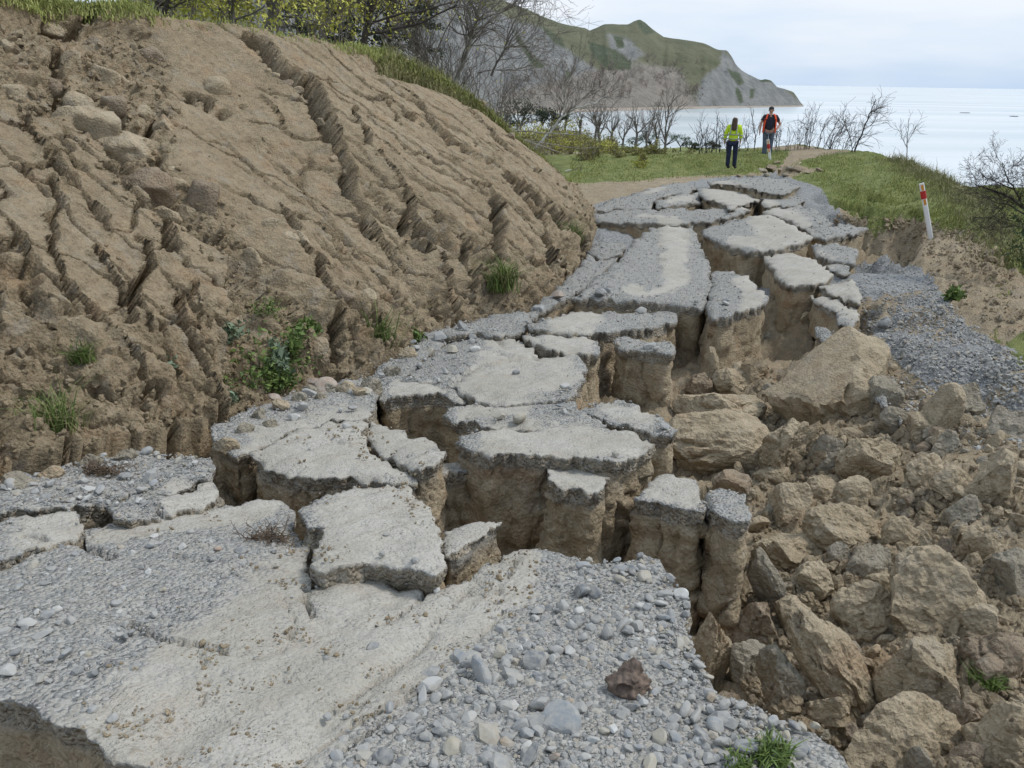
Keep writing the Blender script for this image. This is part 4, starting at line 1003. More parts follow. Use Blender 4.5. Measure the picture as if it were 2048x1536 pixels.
def scatter_gravel():
    rng = np.random.default_rng(11)
    sh = [rockshape(ICO1, rng, 3, .1, 1.5) for _ in range(7)]
    P, S = [], []
    for poly, pl, k in SLABS:
        x0, y0 = np.maximum(poly.min(0), (-40, 0)); x1, y1 = np.minimum(poly.max(0), (2090, 1570))
        n = int((x1 - x0) * (y1 - y0) / (26 if k else 34))
        x = rng.uniform(x0, x1, n); y = rng.uniform(y0, y1, n)
        m = inpoly(x, y, poly); x, y = x[m], y[m]
        g = gravel_density(x, y, k) * richness(x, y)
        if k == 0: g = g * np.where(y > 1330, .45, .8) * (.35 + .9 * sstep(-.25, .3, fbm(np.stack([x * .014, y * .02, 0 * x], -1), 1.0, 3, 77)))
        m = rng.uniform(0, 1, len(x)) < g; x, y = x[m], y[m]
        if not len(x): continue
        Q = on_plane(x, y, pl); Q[:, 2] += topdisp(Q) - .004
        d = np.linalg.norm(Q, axis=1)
        s = np.exp(rng.normal(math.log(.0066), .62, len(x)))
        s = np.clip(np.maximum(s, d / FPX * rng.uniform(1.0, 2.1, len(x))), .004, .06)
        P.append(Q); S.append(s)
    P = np.concatenate(P); S = np.concatenate(S)
    o = scatter_mesh('gravel', P, S, sh, rng, M['stones'], sink=.45, tilt=.35)
    tag(o, 'loose grey gravel scattered over the broken road', 'gravel', kind='stuff')
    print('gravel stones', len(P))
    P, S = [], []
    for poly, pl, k in SLABS[:1] + SLABS[4:7]:
        x0, y0 = np.maximum(poly.min(0), (-20, 0)); x1, y1 = np.minimum(poly.max(0), (2070, 1550))
        n = int((x1 - x0) * (y1 - y0) / 45)
        x = rng.uniform(x0, x1, n); y = rng.uniform(y0, y1, n)
        w = pale_at(x, y) * sstep(.0, .45, fbm(np.stack([x * .012, y * .03, 0 * x], -1), 1.0, 3, 61))
        m = inpoly(x, y, poly) & (rng.uniform(0, 1, n) < w * .6); x, y = x[m], y[m]
        Q = on_plane(x, y, pl); Q[:, 2] += topdisp(Q) - .002
        P.append(Q); S.append(np.linalg.norm(Q, axis=1) / FPX * np.exp(rng.normal(math.log(2.6), .4, len(x))))
    P = np.concatenate(P); S = np.concatenate(S)
    o = scatter_mesh('dirt_crumbs', P, S, sh, rng, M['ground'], sink=.35)
    for an in ('grass', 'grav'): o.data.attributes.new(an, 'FLOAT', 'POINT')
    tag(o, 'small tan crumbs of dried mud on the pale wheel track', 'dirt', kind='stuff')
    # shoulder gravel on the ground sheet, right
    n = 21000
    x = rng.uniform(1640, 2060, n); y = rng.uniform(515, 900, n)
    g = np.max([pxy_in(x, y, p, 14) for p in (GV_POLYS[0], [(1720, 640), (1800, 740), (1900, 800), (2060, 860), (2060, 960), (1960, 900), (1870, 870), (1800, 830), (1740, 740)])], 0)
    m = rng.uniform(0, 1, n) < g * np.where(pxy_in(x, y, GV_POLYS[0], 14) > .5, 1, .5)
    m &= rng.uniform(0, 1, n) < .3 + .9 * sstep(-.2, .2, fbm(np.stack([x * .012, y * .02, 0 * x], -1), 1.0, 3, 35))
    x, y = x[m], y[m]
    Q = ray_ground(x, y)
    dd = np.linalg.norm(Q, axis=1)
    S = np.clip(np.maximum(np.exp(rng.normal(math.log(.013), .45, len(x))), dd / FPX * rng.uniform(1.5, 2.8, len(x))), .006, .06)
    o = scatter_mesh('gravel', Q, S, sh, rng, M['stones'])
    tag(o, 'strip of loose grey gravel along the right shoulder', 'gravel', kind='stuff')
scatter_gravel()
def surface_at(x, y):
    """point on the top of whichever slab carries a traced point, else the ground"""
    for poly, pl, k in SLABS:
        if inpoly(np.array([x]), np.array([y]), poly)[0]:
            P = on_plane(np.array([x]), np.array([y]), pl)[0]; P[2] += topdisp(P[None])[0]; return P
    return ghit(x, y)[0]
# ------------------------------------------------------------------ boulders and clods of the slip
def mpp(P): return np.linalg.norm(P) / FPX        # metres per traced pixel at a place
def make_rock(seed, base, cuts, nz, sc, dims, rot=0.0, tilt=(0, 0)):
    rng = np.random.default_rng(seed)
    v, f = base; v = v.copy()
    for _ in range(cuts):
        n = rng.normal(size=3); n /= np.linalg.norm(n); h = rng.uniform(.48, .88)
        d = v @ n; m = d > h
        v[m] -= (d[m] - h)[:, None] * n * .95
    o = rng.uniform(0, 60, 3)
    nn = v / np.linalg.norm(v, axis=1)[:, None]
    v = v + nn * (nz * fbm(v + o, sc, 4, seed % 97, .55) - nz * .9 * sstep(.55, .95, fbm(v + o + 9, 1.3, 3, seed % 89, .5, True)) * .6)[:, None]
    v = v + nn * (.060 * fbm(v + o, 5.5, 3, seed % 83, .6) + .026 * fbm(v + o, 15.0, 3, seed % 79, .6))[:, None]
    if len(v) > 500:
        k1, k2, _ = worley(v + .25 * np.stack([fbm(v + o, 2.2, 2, 3), fbm(v + o, 2.2, 2, 4), 0 * v[:, 0]], -1) + o, .95, seed % 50)
        v = v - nn * (.10 * sstep(.055, .015, k2 - k1) * sstep(-.25, .25, fbm(v + o, 1.3, 2, 8)))[:, None]
    v /= np.abs(v).max(0)
    v = v * (np.array(dims) / 2)
    c, s = math.cos(rot), math.sin(rot)
    v = v @ np.array([[c, 0, s], [0, 1, 0], [-s, 0, c]]).T
    return v, f
BROWNM = soil_mat('brown_clay', (0.150, 0.108, 0.072), (0.250, 0.188, 0.130), (0.320, 0.250, 0.180), 1.2, .2)
GREYM = soil_mat('gravelly_clay', (0.235, 0.198, 0.143), (0.365, 0.320, 0.245), (0.440, 0.400, 0.325), 1.6, .2)
M['brownclay'], M['greyclay'] = BROWNM, GREYM
ROCKS = [  # x, y, width, height (traced), turn, material, label
 (1450, 815, 190, 100, 0, 't', 'large rounded tan boulder of clay below the tall tan block'),
 (1432, 893, 212, 122, 0, 't', 'wide tan clay boulder with a dark hollow under it, right of the table slab'),
 (1655, 745, 290, 220, -.5, 't', 'huge tilted wedge of tan clay below the deep pit'),
 (1575, 882, 120, 110, .3, 't', 'split clay boulder right of the wide tan boulder'),
 (1738, 917, 125, 115, .5, 't', 'squarish tan boulder leaning left in the middle of the rubble'),
 (1655, 905, 80, 80, 0, 'g', 'grey crusted lump between the split boulder and the leaning one'),
 (1582, 995, 125, 100, .2, 't', 'smooth tan boulder above a dark hole'),
 (1475, 968, 110, 55, 0, 'b', 'low brown lump under the wide tan boulder'),
 (1547, 947, 85, 38, 0, 't', 'flat tan stone of clay on top of the smooth boulder'),
 (1695, 1042, 195, 95, .2, 't', 'long tan boulder with a black crack at its right end'),
 (1580, 1098, 175, 82, 0, 't', 'humped tan boulder right of the split clay block'),
 (1735, 1112, 95, 75, .4, 'g', 'pale grey chunk of road crust lying in the rubble'),
 (1685, 1105, 55, 40, .1, 'g', 'small pale grey chunk left of the larger chunk of crust'),
 (1642, 978, 75, 55, 0, 't', 'tan lump right of the smooth boulder'),
 (1715, 985, 100, 66, .4, 't', 'tan slab of clay below the leaning boulder'),
 (1880, 822, 75, 118, .2, 't', 'upright tan block beside a black gap on the right slope'),
 (1845, 852, 78, 62, .4, 't', 'tan lump left of the upright block on the right slope'),
 (1893, 885, 66, 52, 0, 'g', 'grey gravelly lump below the upright block'),
 (1992, 955, 115, 110, 0, 't', 'round tan boulder near the right edge'),
 (1905, 965, 84, 56, 0, 't', 'low tan boulder left of the round one near the right edge'),
 (1850, 935, 84, 62, .3, 't', 'tan lump in the middle of the right slope'),
 (1785, 838, 80, 66, .4, 'g', 'grey edged lump below the tip of the huge wedge'),
 (1420, 1208, 84, 64, 0, 't', 'tan pair of clods at the right edge of the foreground slab'),
 (1508, 1240, 145, 100, .05, 'b', 'dark brown boulder right of the foreground slab'),
 (1592, 1232, 90, 86, 0, 't', 'tan boulder against the dark brown one'),
 (1420, 1320, 84, 190, .1, 't', 'tall tan pillar peeling off the foreground slab'),
 (1492, 1315, 96, 120, .1, 'g', 'grey gravelly block behind the pillar'),
 (1562, 1350, 100, 140, -.2, 'g', 'grey standing plate of gravelly soil in the lower right'),
 (1688, 1322, 105, 240, -.6, 't', 'long tan block lying aslant in the lower right'),
 (1730, 1217, 130, 110, .1, 't', 'pale tan boulder above the long slanting block'),
 (1872, 1178, 215, 150, .3, 't', 'broad tan boulder on the right below the grey chunk'),
 (1862, 1358, 200, 160, 0, 't', 'big round tan boulder in the lower right'),
 (1805, 1490, 260, 170, .05, 't', 'very large tan boulder with a forked crack at the bottom edge'),
 (2008, 1300, 150, 120, -.4, 'b', 'dark brown boulder at the right edge'),
 (2035, 1480, 130, 150, 0, 't', 'tan boulder in the bottom right corner'),
 (1962, 1470, 74, 76, 0, 't', 'small tan boulder left of the one in the bottom right corner'),
 (1545, 1150, 80, 150, -.5, 'g', 'thin standing flake of soil beside the split clay block'),
 (1630, 1165, 100, 80, 0, 't', 'crumbly tan boulder right of the standing flake'),
 (1955, 1085, 95, 76, .2, 't', 'tan boulder half under the grey ridge at the right edge'),
 (2025, 1135, 105, 96, 0, 'g', 'grey brown boulder at the right edge above the dark brown one'),
 (1930, 1020, 80, 66, .3, 'g', 'grey crusted boulder below the low tan one on the right'),
 (1805, 1065, 84, 66, 0, 't', 'tan boulder right of the long cracked one'),
 (1655, 1420, 84, 90, 0, 't', 'tan boulder at the foot of the long slanting block'),
 (1470, 752, 96, 56, 0, 't', 'tan clod below the rounded grey slab with a pale rim'),
 (1505, 742, 66, 46, 0, 't', 'pale cracked clod at the mouth of the deep pit'),
 (1418, 735, 40, 90, .05, 't', 'narrow upright sliver of clay between two tall blocks'),
 (1395, 770, 70, 60, 0, 'b', 'brown clod at the foot of the tall tan block'),
 (1040, 1100, 84, 90, .4, 't', 'tan lump leaning out of the trench behind the foreground slab'),
 (1236, 1045, 34, 110, .05, 'g', 'thin grey sliver wedged between the column and the pale topped block'),
 (1930, 800, 90, 70, .3, 'g', 'grey gravelly lump at the lower end of the right shoulder'),
 (2010, 850, 100, 70, .2, 'g', 'grey gravelly lump on the right shoulder by the edge of view'),
 (1760, 790, 90, 70, .4, 'g', 'grey lump of crust on the back of the huge wedge'),
 (1960, 1240, 80, 60, 0, 't', 'tan lump above the dark brown boulder at the right edge'),
 (1750, 1165, 70, 54, 0, 't', 'tan lump behind the pale tan boulder'),
 (1930, 1430, 70, 60, 0, 'b', 'brown lump right of the big round boulder'),
]
def build_rocks():
    for i, (x, y, w, h, rot, mt, lab) in enumerate(ROCKS):
        P = ghit(x, y + h * .36)[0]
        s = mpp(P); kf = 1.0 if i in (0, 1, 2, 25, 28) else .86
        w, h = w * kf, h * kf
        dims = (w * s * 1.02, (w * .75 + h * .2) * s, h * s * 1.42)
        v, f = make_rock(900 + i * 7, ICO4 if w * h > 9500 else ICO3B, 11, .15, 1.9, dims, rot)
        if i == 2:
            hd = np.array(dims) / 2; nv_ = np.array([-.62, 0, .78]); d_ = (v / hd) @ nv_; m_ = d_ > .28
            v[m_] -= ((d_[m_] - .28) * .96)[:, None] * nv_ * hd
        C = rays([x], [y])[0]; C = C * (np.linalg.norm(P) / np.linalg.norm(C)) * 1.0
        o = mesh_obj('clay_boulder', v, f, {'t': M['boulder'], 'b': BROWNM, 'g': GREYM}[mt], smooth=False)
        o.location = C - np.array([0, 0, h * s * .16])
        tag(o, lab, 'boulder')
    TOE = [(452, 882, 52, 42), (474, 906, 44, 36), (440, 908, 40, 34), (458, 938, 54, 56), (620, 772, 44, 36), (660, 767, 52, 40), (692, 772, 44, 34), (742, 762, 50, 40), (598, 792, 34, 28), (560, 806, 40, 30), (520, 822, 36, 28), (782, 732, 40, 36), (815, 700, 40, 30), (400, 872, 50, 36), (368, 886, 44, 30), (330, 896, 36, 26), (252, 906, 42, 30), (182, 916, 42, 30), (104, 942, 46, 32), (34, 958, 52, 36), (640, 790, 30, 24), (720, 780, 32, 26), (540, 840, 30, 22), (490, 850, 38, 28)]
    for i, (x, y, w, h) in enumerate(TOE):
        P = surface_at(x, y + h * .3); s = mpp(P)
        v, f = make_rock(7000 + i, ICO3B, 11, .16, 2.0, (w * s, w * s * .8, h * s * 1.1), 0)
        o = mesh_obj('soil_clod', v, f, GREYM if i % 3 else M['boulder'], smooth=False); o.location = P
        kk = min(SLABS, key=lambda q: math.hypot(q[0][:, 0].mean() - x, q[0][:, 1].mean() - y))[2]
        tag(o, f"{'grey brown' if i % 3 else 'tan'} lump at the bank foot by the " + ' '.join(SL[kk][0].split(',')[0].split()[:6]), 'clod', 'lumps along the foot of the bank')
    # medium clods, one shared set of shapes
    rng = np.random.default_rng(77)
    meshes = []
    for k in range(9):
        v, f = make_rock(3000 + k, ICO3, 9, .16, 2.0, (1.0, .85, .72))
        o = mesh_obj('soil_clod', v, f, [M['boulder'], M['boulder'], BROWNM, GREYM][k % 4], smooth=False); meshes.append(o)
    REG = [[(1400, 900), (1480, 780), (1560, 720), (1640, 780), (1760, 820), (1900, 850), (2060, 900), (2060, 1536), (1720, 1536), (1500, 1400), (1400, 1220), (1520, 1180), (1500, 1000)], [(1720, 640), (1800, 760), (1960, 850), (2060, 900), (2060, 960), (1850, 900), (1740, 800)]]
    used = set(); n = 0
    while n < 200:
        r = REG[0] if n % 6 else REG[1]
        x, y = rng.uniform(1380, 2060), rng.uniform(640, 1540)
        if not inpoly(np.array([x]), np.array([y]), r)[0]: continue
        P = ghit(x, y)[0]; s = mpp(P) * np.clip(np.exp(rng.normal(math.log(30), .40)), 16, 66)
        src = meshes[n % 9]
        o = src if n < 9 else src.copy()
        if n >= 9: COL.objects.link(o)
        o.location = P + np.array([0, 0, s * .12]); o.scale = (s, s * rng.uniform(.7, 1.1), s * rng.uniform(.7, 1.1))
        o.rotation_euler = rng.uniform(-3, 3, 3)
        nb_ = min(ROCKS, key=lambda q: math.hypot((q[0] - x), (q[1] - y) * 1.2))
        cn = ('tan', 'tan', 'brown', 'grey')[(n % 9) % 4]; rel = 'below' if y > nb_[1] + nb_[3] * .3 else ('above' if y < nb_[1] - nb_[3] * .3 else ('right of' if x > nb_[0] else 'left of'))
        tag(o, f'{cn} clod {rel} the ' + ' '.join(nb_[6].split(',')[0].split()[:11]), 'clod', 'clods in the rubble right of the road')
        n += 1
    for i, (x, y, w) in enumerate([(1500, 346, 26), (1522, 336, 30), (1545, 330, 34), (1560, 338, 30), (1580, 333, 26), (1600, 334, 30), (1618, 340, 24), (1535, 346, 22), (1640, 338, 20), (1480, 350, 18), (1570, 348, 20), (1555, 322, 18), (1596, 326, 18)]):
        P = ghit(x, y + w * .2)[0]; s = mpp(P) * w * .75
        o = meshes[(i * 3) % 9].copy(); COL.objects.link(o); o.location = P; o.scale = (s * 1.3, s, s * .7); o.rotation_euler = (rng.normal(0, .3), rng.normal(0, .3), rng.uniform(0, 6))
        tag(o, 'brown clod in the soil heap near the person in orange', 'clod', 'clods in the soil heap at the top of the road')
    # clods fallen into the trenches between the slabs
    GAP = [(430, 905), (560, 870), (900, 800), (1150, 700), (1400, 520), (1600, 500), (1640, 620), (1400, 820), (1330, 1080), (1080, 1100), (620, 1110), (440, 1000)]
    m_ = 0
    while m_ < 95:
        x, y = rng.uniform(430, 1640), rng.uniform(500, 1120)
        if not inpoly(np.array([x]), np.array([y]), GAP)[0] or any(inpoly(np.array([x]), np.array([y]), p)[0] for p, _, _ in SLABS): continue
        P = ghit(x, y)[0]; s = mpp(P) * np.clip(np.exp(rng.normal(math.log(24), .4)), 12, 50)
        o = meshes[m_ % 9].copy(); COL.objects.link(o); o.location = P + np.array([0, 0, s * .1]); o.scale = (s, s * rng.uniform(.7, 1.1), s * rng.uniform(.7, 1.1)); o.rotation_euler = rng.uniform(-3, 3, 3)
        kk = min(SLABS, key=lambda q: math.hypot(q[0][:, 0].mean() - x, q[0][:, 1].max() - y))[2]
        cn = ('tan', 'tan', 'brown', 'grey')[(m_ % 9) % 4]
        tag(o, f'{cn} clod fallen in the gap below the ' + ' '.join(SL[kk][0].split(',')[0].split()[:8]), 'clod', 'clods fallen between the road slabs')
        m_ += 1
    # crumbs
    sh = [rockshape(ICO1, rng, 3, .1, 1.5) for _ in range(5)]
    n = 34000
    x = rng.uniform(1380, 2075, n); y = rng.uniform(660, 1560, n)
    REG.append([(1660, 430), (1850, 440), (2010, 480), (2070, 690), (1960, 640), (1880, 560), (1760, 520), (1700, 540)])
    x2 = rng.uniform(1660, 2070, 5000); y2 = rng.uniform(430, 700, 5000); x = np.concatenate([x, x2]); y = np.concatenate([y, y2]); n = len(x)
    m = inpoly(x, y, REG[0]) | inpoly(x, y, REG[1]) | inpoly(x, y, REG[2])
    dens = sstep(-.1, .35, fbm(np.stack([x * .012, y * .016, 0 * x], -1), 1.0, 3, 5)) + .12
    m &= rng.uniform(0, 1, n) < dens
    x, y = x[m], y[m]
    d = rays(x, y); found = np.zeros(len(x))
    lo = np.zeros(len(x)) + 1.2; hi = np.zeros(len(x)) + 30
    Q = ray_ground(x, y)
    S = np.linalg.norm(Q, axis=1) / FPX * np.exp(rng.normal(math.log(4.6), .55, len(x))) * np.where((y < 700) & inpoly(x, y, REG[2]), .42, 1)
    o = scatter_mesh('soil_crumbs', Q, S, sh, rng, M['ground'], tilt=1.5)
    for an in ('grass', 'grav'):
        a = o.data.attributes.new(an, 'FLOAT', 'POINT')
    tag(o, 'crumbled soil spread between the boulders right of the road', 'crumbled soil', kind='stuff')
    # clods on the bank
    BK = [(180, 92, 46, 44), (212, 152, 50, 66), (150, 210, 60, 60), (185, 250, 120, 130), (250, 300, 140, 90), (300, 372, 130, 100), (345, 338, 36, 34), (352, 372, 44, 40), (330, 430, 60, 46), (372, 425, 46, 40), (412, 395, 70, 90), (430, 172, 60, 44), (140, 120, 40, 60), (60, 140, 56, 40), (30, 190, 60, 44), (95, 165, 50, 40), (505, 520, 40, 66), (600, 478, 56, 50), (575, 470, 44, 30), (540, 450, 40, 34), (230, 205, 50, 44), (330, 250, 44, 50), (280, 220, 40, 34), (640, 690, 50, 60), (735, 590, 40, 34), (690, 590, 46, 36), (480, 640, 40, 30), (355, 480, 40, 40), (560, 575, 40, 40), (250, 160, 36, 30), (300, 110, 40, 34), (20, 90, 40, 30), (100, 60, 44, 30), (600, 200, 22, 18), (640, 250, 20, 18), (560, 130, 22, 16), (690, 345, 20, 18), (515, 100, 18, 14), (530, 125, 22, 16), (548, 148, 20, 14), (575, 165, 24, 16), (598, 180, 22, 18), (618, 195, 20, 16), (628, 222, 24, 20), (640, 245, 20, 20), (648, 270, 18, 18), (668, 315, 18, 16), (535, 140, 14, 12), (610, 205, 18, 14), (1000, 470, 24, 40), (990, 430, 26, 26), (830, 470, 26, 22)]
    for i, (x, y, w, h) in enumerate(BK):
        P = bank_at(x, y); s = mpp(P)
        v, f = make_rock(5000 + i, ICO3B if w > 60 else ICO3, 9, .15, 2.0, (w * s, w * s * .8, h * s), rng.uniform(-.5, .5))
        o = mesh_obj('soil_clod', v, f, M['boulder'] if i % 5 else BROWNM)
        o.location = P - np.array([.0, .0, h * s * .12])
        zone = 'in the hollow at the top left of the bank' if (x < 360 and y < 270) else ('in the broken hollow above the smooth cracked plate' if x < 460 and y < 560 else ('inside the long upper fissure of the bank' if y < 330 and x > 490 else ('among the ribs at the right end of the bank' if x > 780 else 'in the rubble chute in the middle of the bank')))
        sz = 'big' if w > 90 else ('middling' if w > 48 else 'small')
        tag(o, f"{sz} {'tan' if i % 5 else 'brown'} clod {zone}", 'clod', 'clods on the slipped bank')
    n = 9000
    x = rng.uniform(-20, 1190, n); y = rng.uniform(30, 980, n)
    w = np.max([pxy_in(x, y, p, 20) for p in RUBBLE], 0)
    foot = np.array([np.interp(a, [p[0] for p in _FT[:22]], [p[1] for p in _FT[:22]]) for a in x])
    w = np.maximum(w, .9 * sstep(90, 10, np.abs(foot - y)) * (y < foot + 15)) + .03
    m = rng.uniform(0, 1, n) < w; x, y = x[m], y[m]
    sel = np.array([np.argmin((_bpx[::5] - a) ** 2 + (_bpy[::5] - b) ** 2) for a, b in zip(x, y)])
    Q = _bv[::5][sel]; S = np.linalg.norm(Q, axis=1) / FPX * np.exp(rng.normal(math.log(4.0), .5, len(Q)))
    o = scatter_mesh('soil_crumbs', Q, S, sh, rng, M['bank'], tilt=1.5)
    tag(o, 'crumbled soil on the face and foot of the slipped bank', 'crumbled soil', kind='stuff')
build_rocks()

def build_stones():
    rng = np.random.default_rng(21)
    base = [rockshape(ICO3, rng, 12, .05, 1.6, .7) for _ in range(12)]
    obs = [mesh_obj('loose_stone', v, f, M['stone'], smooth=False) for v, f in base]
    L = [(1165, 1188, 44), (963, 1358, 60), (1070, 1322, 54), (1080, 1412, 52), (1117, 1452, 74), (846, 1400, 34), (891, 1396, 32), (1149, 1248, 36), (921, 1318, 40), (1290, 1158, 36), (1322, 1213, 26), (1275, 1250, 40), (1255, 1265, 30), (1245, 1255, 34), (1215, 1272, 34), (1318, 1318, 32), (1360, 1195, 28), (1330, 1195, 24), (1125, 1215, 30), (1145, 1250, 30),
         (860, 1374, 46), (1000, 1300, 26), (940, 1440, 36), (880, 1470, 34), (905, 1500, 36), (780, 1420, 26), (1010, 1420, 34), (1040, 1460, 40), (1160, 1420, 34), (1060, 1515, 40), (730, 1500, 30), (770, 1520, 36), (1445, 1490, 40), (1400, 1475, 40), (1500, 1500, 52), (1470, 1530, 46), (1545, 1520, 38), (1390, 1440, 34), (1430, 1460, 36), (1350, 1480, 30), (1590, 1500, 40), (1300, 1530, 36),
         (15, 1345, 40), (295, 907, 36), (298, 955, 46), (285, 985, 36), (250, 952, 36), (605, 818, 36), (20, 975, 30), (100, 970, 30), (165, 965, 30), (200, 985, 34), (130, 1310, 34), (85, 1275, 36), (100, 1320, 20), (300, 1095, 30), (365, 1095, 26), (325, 1180, 22), (480, 1103, 24), (95, 1240, 36), (55, 1255, 40), (185, 1345, 30), (225, 1435, 30), (250, 1276, 26), (10, 1270, 26), (290, 1010, 22),
         (820, 680, 40), (815, 745, 44), (880, 675, 34), (893, 672, 26), (925, 655, 34), (860, 705, 26), (905, 700, 26), (950, 700, 22), (650, 780, 50), (690, 775, 40), (630, 770, 34), (620, 790, 30), (585, 835, 24), (1040, 840, 34), (1000, 835, 24), (1130, 775, 26), (1160, 770, 30), (455, 830, 24), (550, 800, 28), (1690, 655, 26), (1770, 650, 26), (1655, 520, 18)]
    n = len(L)
    while len(L) < 292:
        x, y = rng.uniform(-10, 2050), rng.uniform(560, 1536)
        ok = [(p, pl) for p, pl, k in SLABS if inpoly(np.array([x]), np.array([y]), p)[0]]
        if not ok: continue
        g = gravel_density(np.array([x]), np.array([y]), 0)[0] * richness(np.array([x]), np.array([y]))[0]
        if rng.uniform() > g: continue
        L.append((x, y, 12 + 14 * rng.uniform() ** 2 + (y / 1536) * 8))
    CL = [('dark grey', (.15, .16, .17)), ('blue grey', (.235, .25, .262)), ('grey', (.30, .30, .292)), ('pale grey', (.40, .40, .385)), ('tan', (.35, .315, .24)), ('whitish', (.52, .52, .50)), ('reddish', (.30, .215, .16))]
    for i, (x, y, w) in enumerate(L):
        P = surface_at(x, y); s = mpp(P) * w * (.5 if x > 420 else .36)
        o = obs[i] if i < 12 else obs[i % 12].copy()
        if i >= 12: COL.objects.link(o)
        o.location = P + np.array([0, 0, s * .22]); o.scale = (s * 1.1, s * rng.uniform(.8, 1.15), s)
        o.rotation_euler = (rng.normal(0, .35), rng.normal(0, .35), rng.uniform(0, 6.28))
        cn, cc = CL[rng.choice(7, p=[.16, .27, .30, .09, .11, .03, .04])]; o.color = (*cc, 1)
        kk = [k for p, pl, k in SLABS if inpoly(np.array([x]), np.array([y]), p)[0]]
        if kk and kk[0]: place = 'on the ' + ' '.join(SL[kk[0]][0].split(',')[0].split()[:9])
        else:
            lm = min([((1258, 1355), 'near the rotten brown lump'), ((1500, 1490), 'in the bottom right gravel by the grass tuft'), ((860, 1480), 'at the bottom edge left of the rotten lump'), ((950, 1330), 'along the right side of the pale track'), ((1180, 1180), 'near the back edge below the clay column'), ((100, 1300), 'on the gravel at the left edge'), ((330, 1130), 'left of the tapered pale slab'), ((540, 1080), 'beside the dead brown weed'), ((1900, 700), 'on the right shoulder')], key=lambda q: math.hypot(q[0][0] - x, q[0][1] - y))
            place = lm[1]
        sz = 'big' if w > 42 else ('middling' if w > 26 else 'small')
        tag(o, f'{sz} {cn} stone {place}', 'stone', 'loose stones on the broken road')
build_stones()

# ------------------------------------------------------------------ plants
class TB:
    """collects tapered tubes"""
    def __init__(s): s.V, s.F, s.n = [], [], 0
    def tube(s, pts, r, sides=5):
        pts = np.asarray(pts, float); r = np.asarray(r, float); m = len(pts)
        t = np.gradient(pts, axis=0); t /= np.linalg.norm(t, axis=1)[:, None] + 1e-12
        ref = np.array([0, 0, 1.0]) if abs(t[:, 2]).mean() < .8 else np.array([1.0, 0, 0])
        a = np.cross(t, ref); a /= np.linalg.norm(a, axis=1)[:, None] + 1e-12
        b = np.cross(t, a)
        th = np.arange(sides) * 2 * math.pi / sides
        v = pts[:, None] + r[:, None, None] * (np.cos(th)[None, :, None] * a[:, None] + np.sin(th)[None, :, None] * b[:, None])
        i = np.arange(m * sides).reshape(m, sides) + s.n
        q = np.stack([i[:-1], np.roll(i[:-1], -1, 1), np.roll(i[1:], -1, 1), i[1:]], -1).reshape(-1, 4)
        s.V.append(v.reshape(-1, 3)); s.F.append(q); s.n += m * sides
    def build(s, name, mat, parent, loc=None):
        if not s.V: return None
        return mesh_obj(name, np.concatenate(s.V), np.concatenate(s.F), mat, parent=parent, loc=loc)
def bend(p, d, L, n, rng, wob, up=0.0):
    pts = [np.array(p, float)]; d = np.array(d, float)
    for _ in range(n):
        d = d + rng.normal(0, wob, 3); d[2] += up; d /= np.linalg.norm(d)
        pts.append(pts[-1] + d * L / n)
    return np.array(pts), d
def twigs(tb, p, d, L, r, depth, rng, spread=.7, nch=3, wob=.16, up=.03, tips=None, rmin=.002):
    pts, de = bend(p, d, L, 4 if depth > 0 else 3, rng, wob, up)
    rr = np.linspace(r, max(r * .45, rmin), len(pts))
    tb.tube(pts, rr, 5 if depth > 1 else 3)
    if tips is not None and depth <= 1: tips.append(pts[-1]); tips.append(pts[len(pts) // 2])
    if depth <= 0: return
    for k in range(nch):
        t = rng.uniform(.35, 1.0) if k else 1.0
        i = min(int(t * (len(pts) - 1)), len(pts) - 2); q = pts[i] + (pts[i + 1] - pts[i]) * (t * (len(pts) - 1) - i)
        dd = (pts[i + 1] - pts[i]); dd = dd / np.linalg.norm(dd) + rng.normal(0, spread, 3) * np.array([1, 1, .8])
        dd /= np.linalg.norm(dd)
        twigs(tb, q, dd, L * rng.uniform(.5, .8), max(r * .5, rmin), depth - 1, rng, spread, nch, wob, up, tips, rmin)
def leaves(C, n, spread, size, rng, flat=1.0):
    """leaf-sized faces round the given points"""
    C = np.asarray(C, float); i = rng.integers(0, len(C), n)
    p = C[i] + rng.normal(0, 1, (n, 3)) * np.asarray(spread)
    a = rng.normal(size=(n, 3)); a /= np.linalg.norm(a, axis=1)[:, None]
    b = np.cross(a, rng.normal(size=(n, 3))); b /= np.linalg.norm(b, axis=1)[:, None] + 1e-9
    a[:, 2] *= flat; b[:, 2] *= flat
    s = size * np.exp(rng.normal(0, .3, n))[:, None]
    V = np.stack([p - a * s, p + b * s * .45, p + a * s, p - b * s * .45], 1)
    return V.reshape(-1, 3), np.arange(n * 4).reshape(n, 4), np.repeat(rng.uniform(0, 1, n) ** 1.5, 4)
def leaf_part(name, C, n, spread, size, rng, mat, parent, flat=1.0, loc=None):
    V, Fc, a = leaves(C, n, spread, size, rng, flat)
    return mesh_obj(name, V, Fc, mat, parent=parent, attrs={'rnd': a}, smooth=False, loc=loc)
def at(px, py, Y):
    r = rays([px], [py])[0]; return r * (Y / r[1])
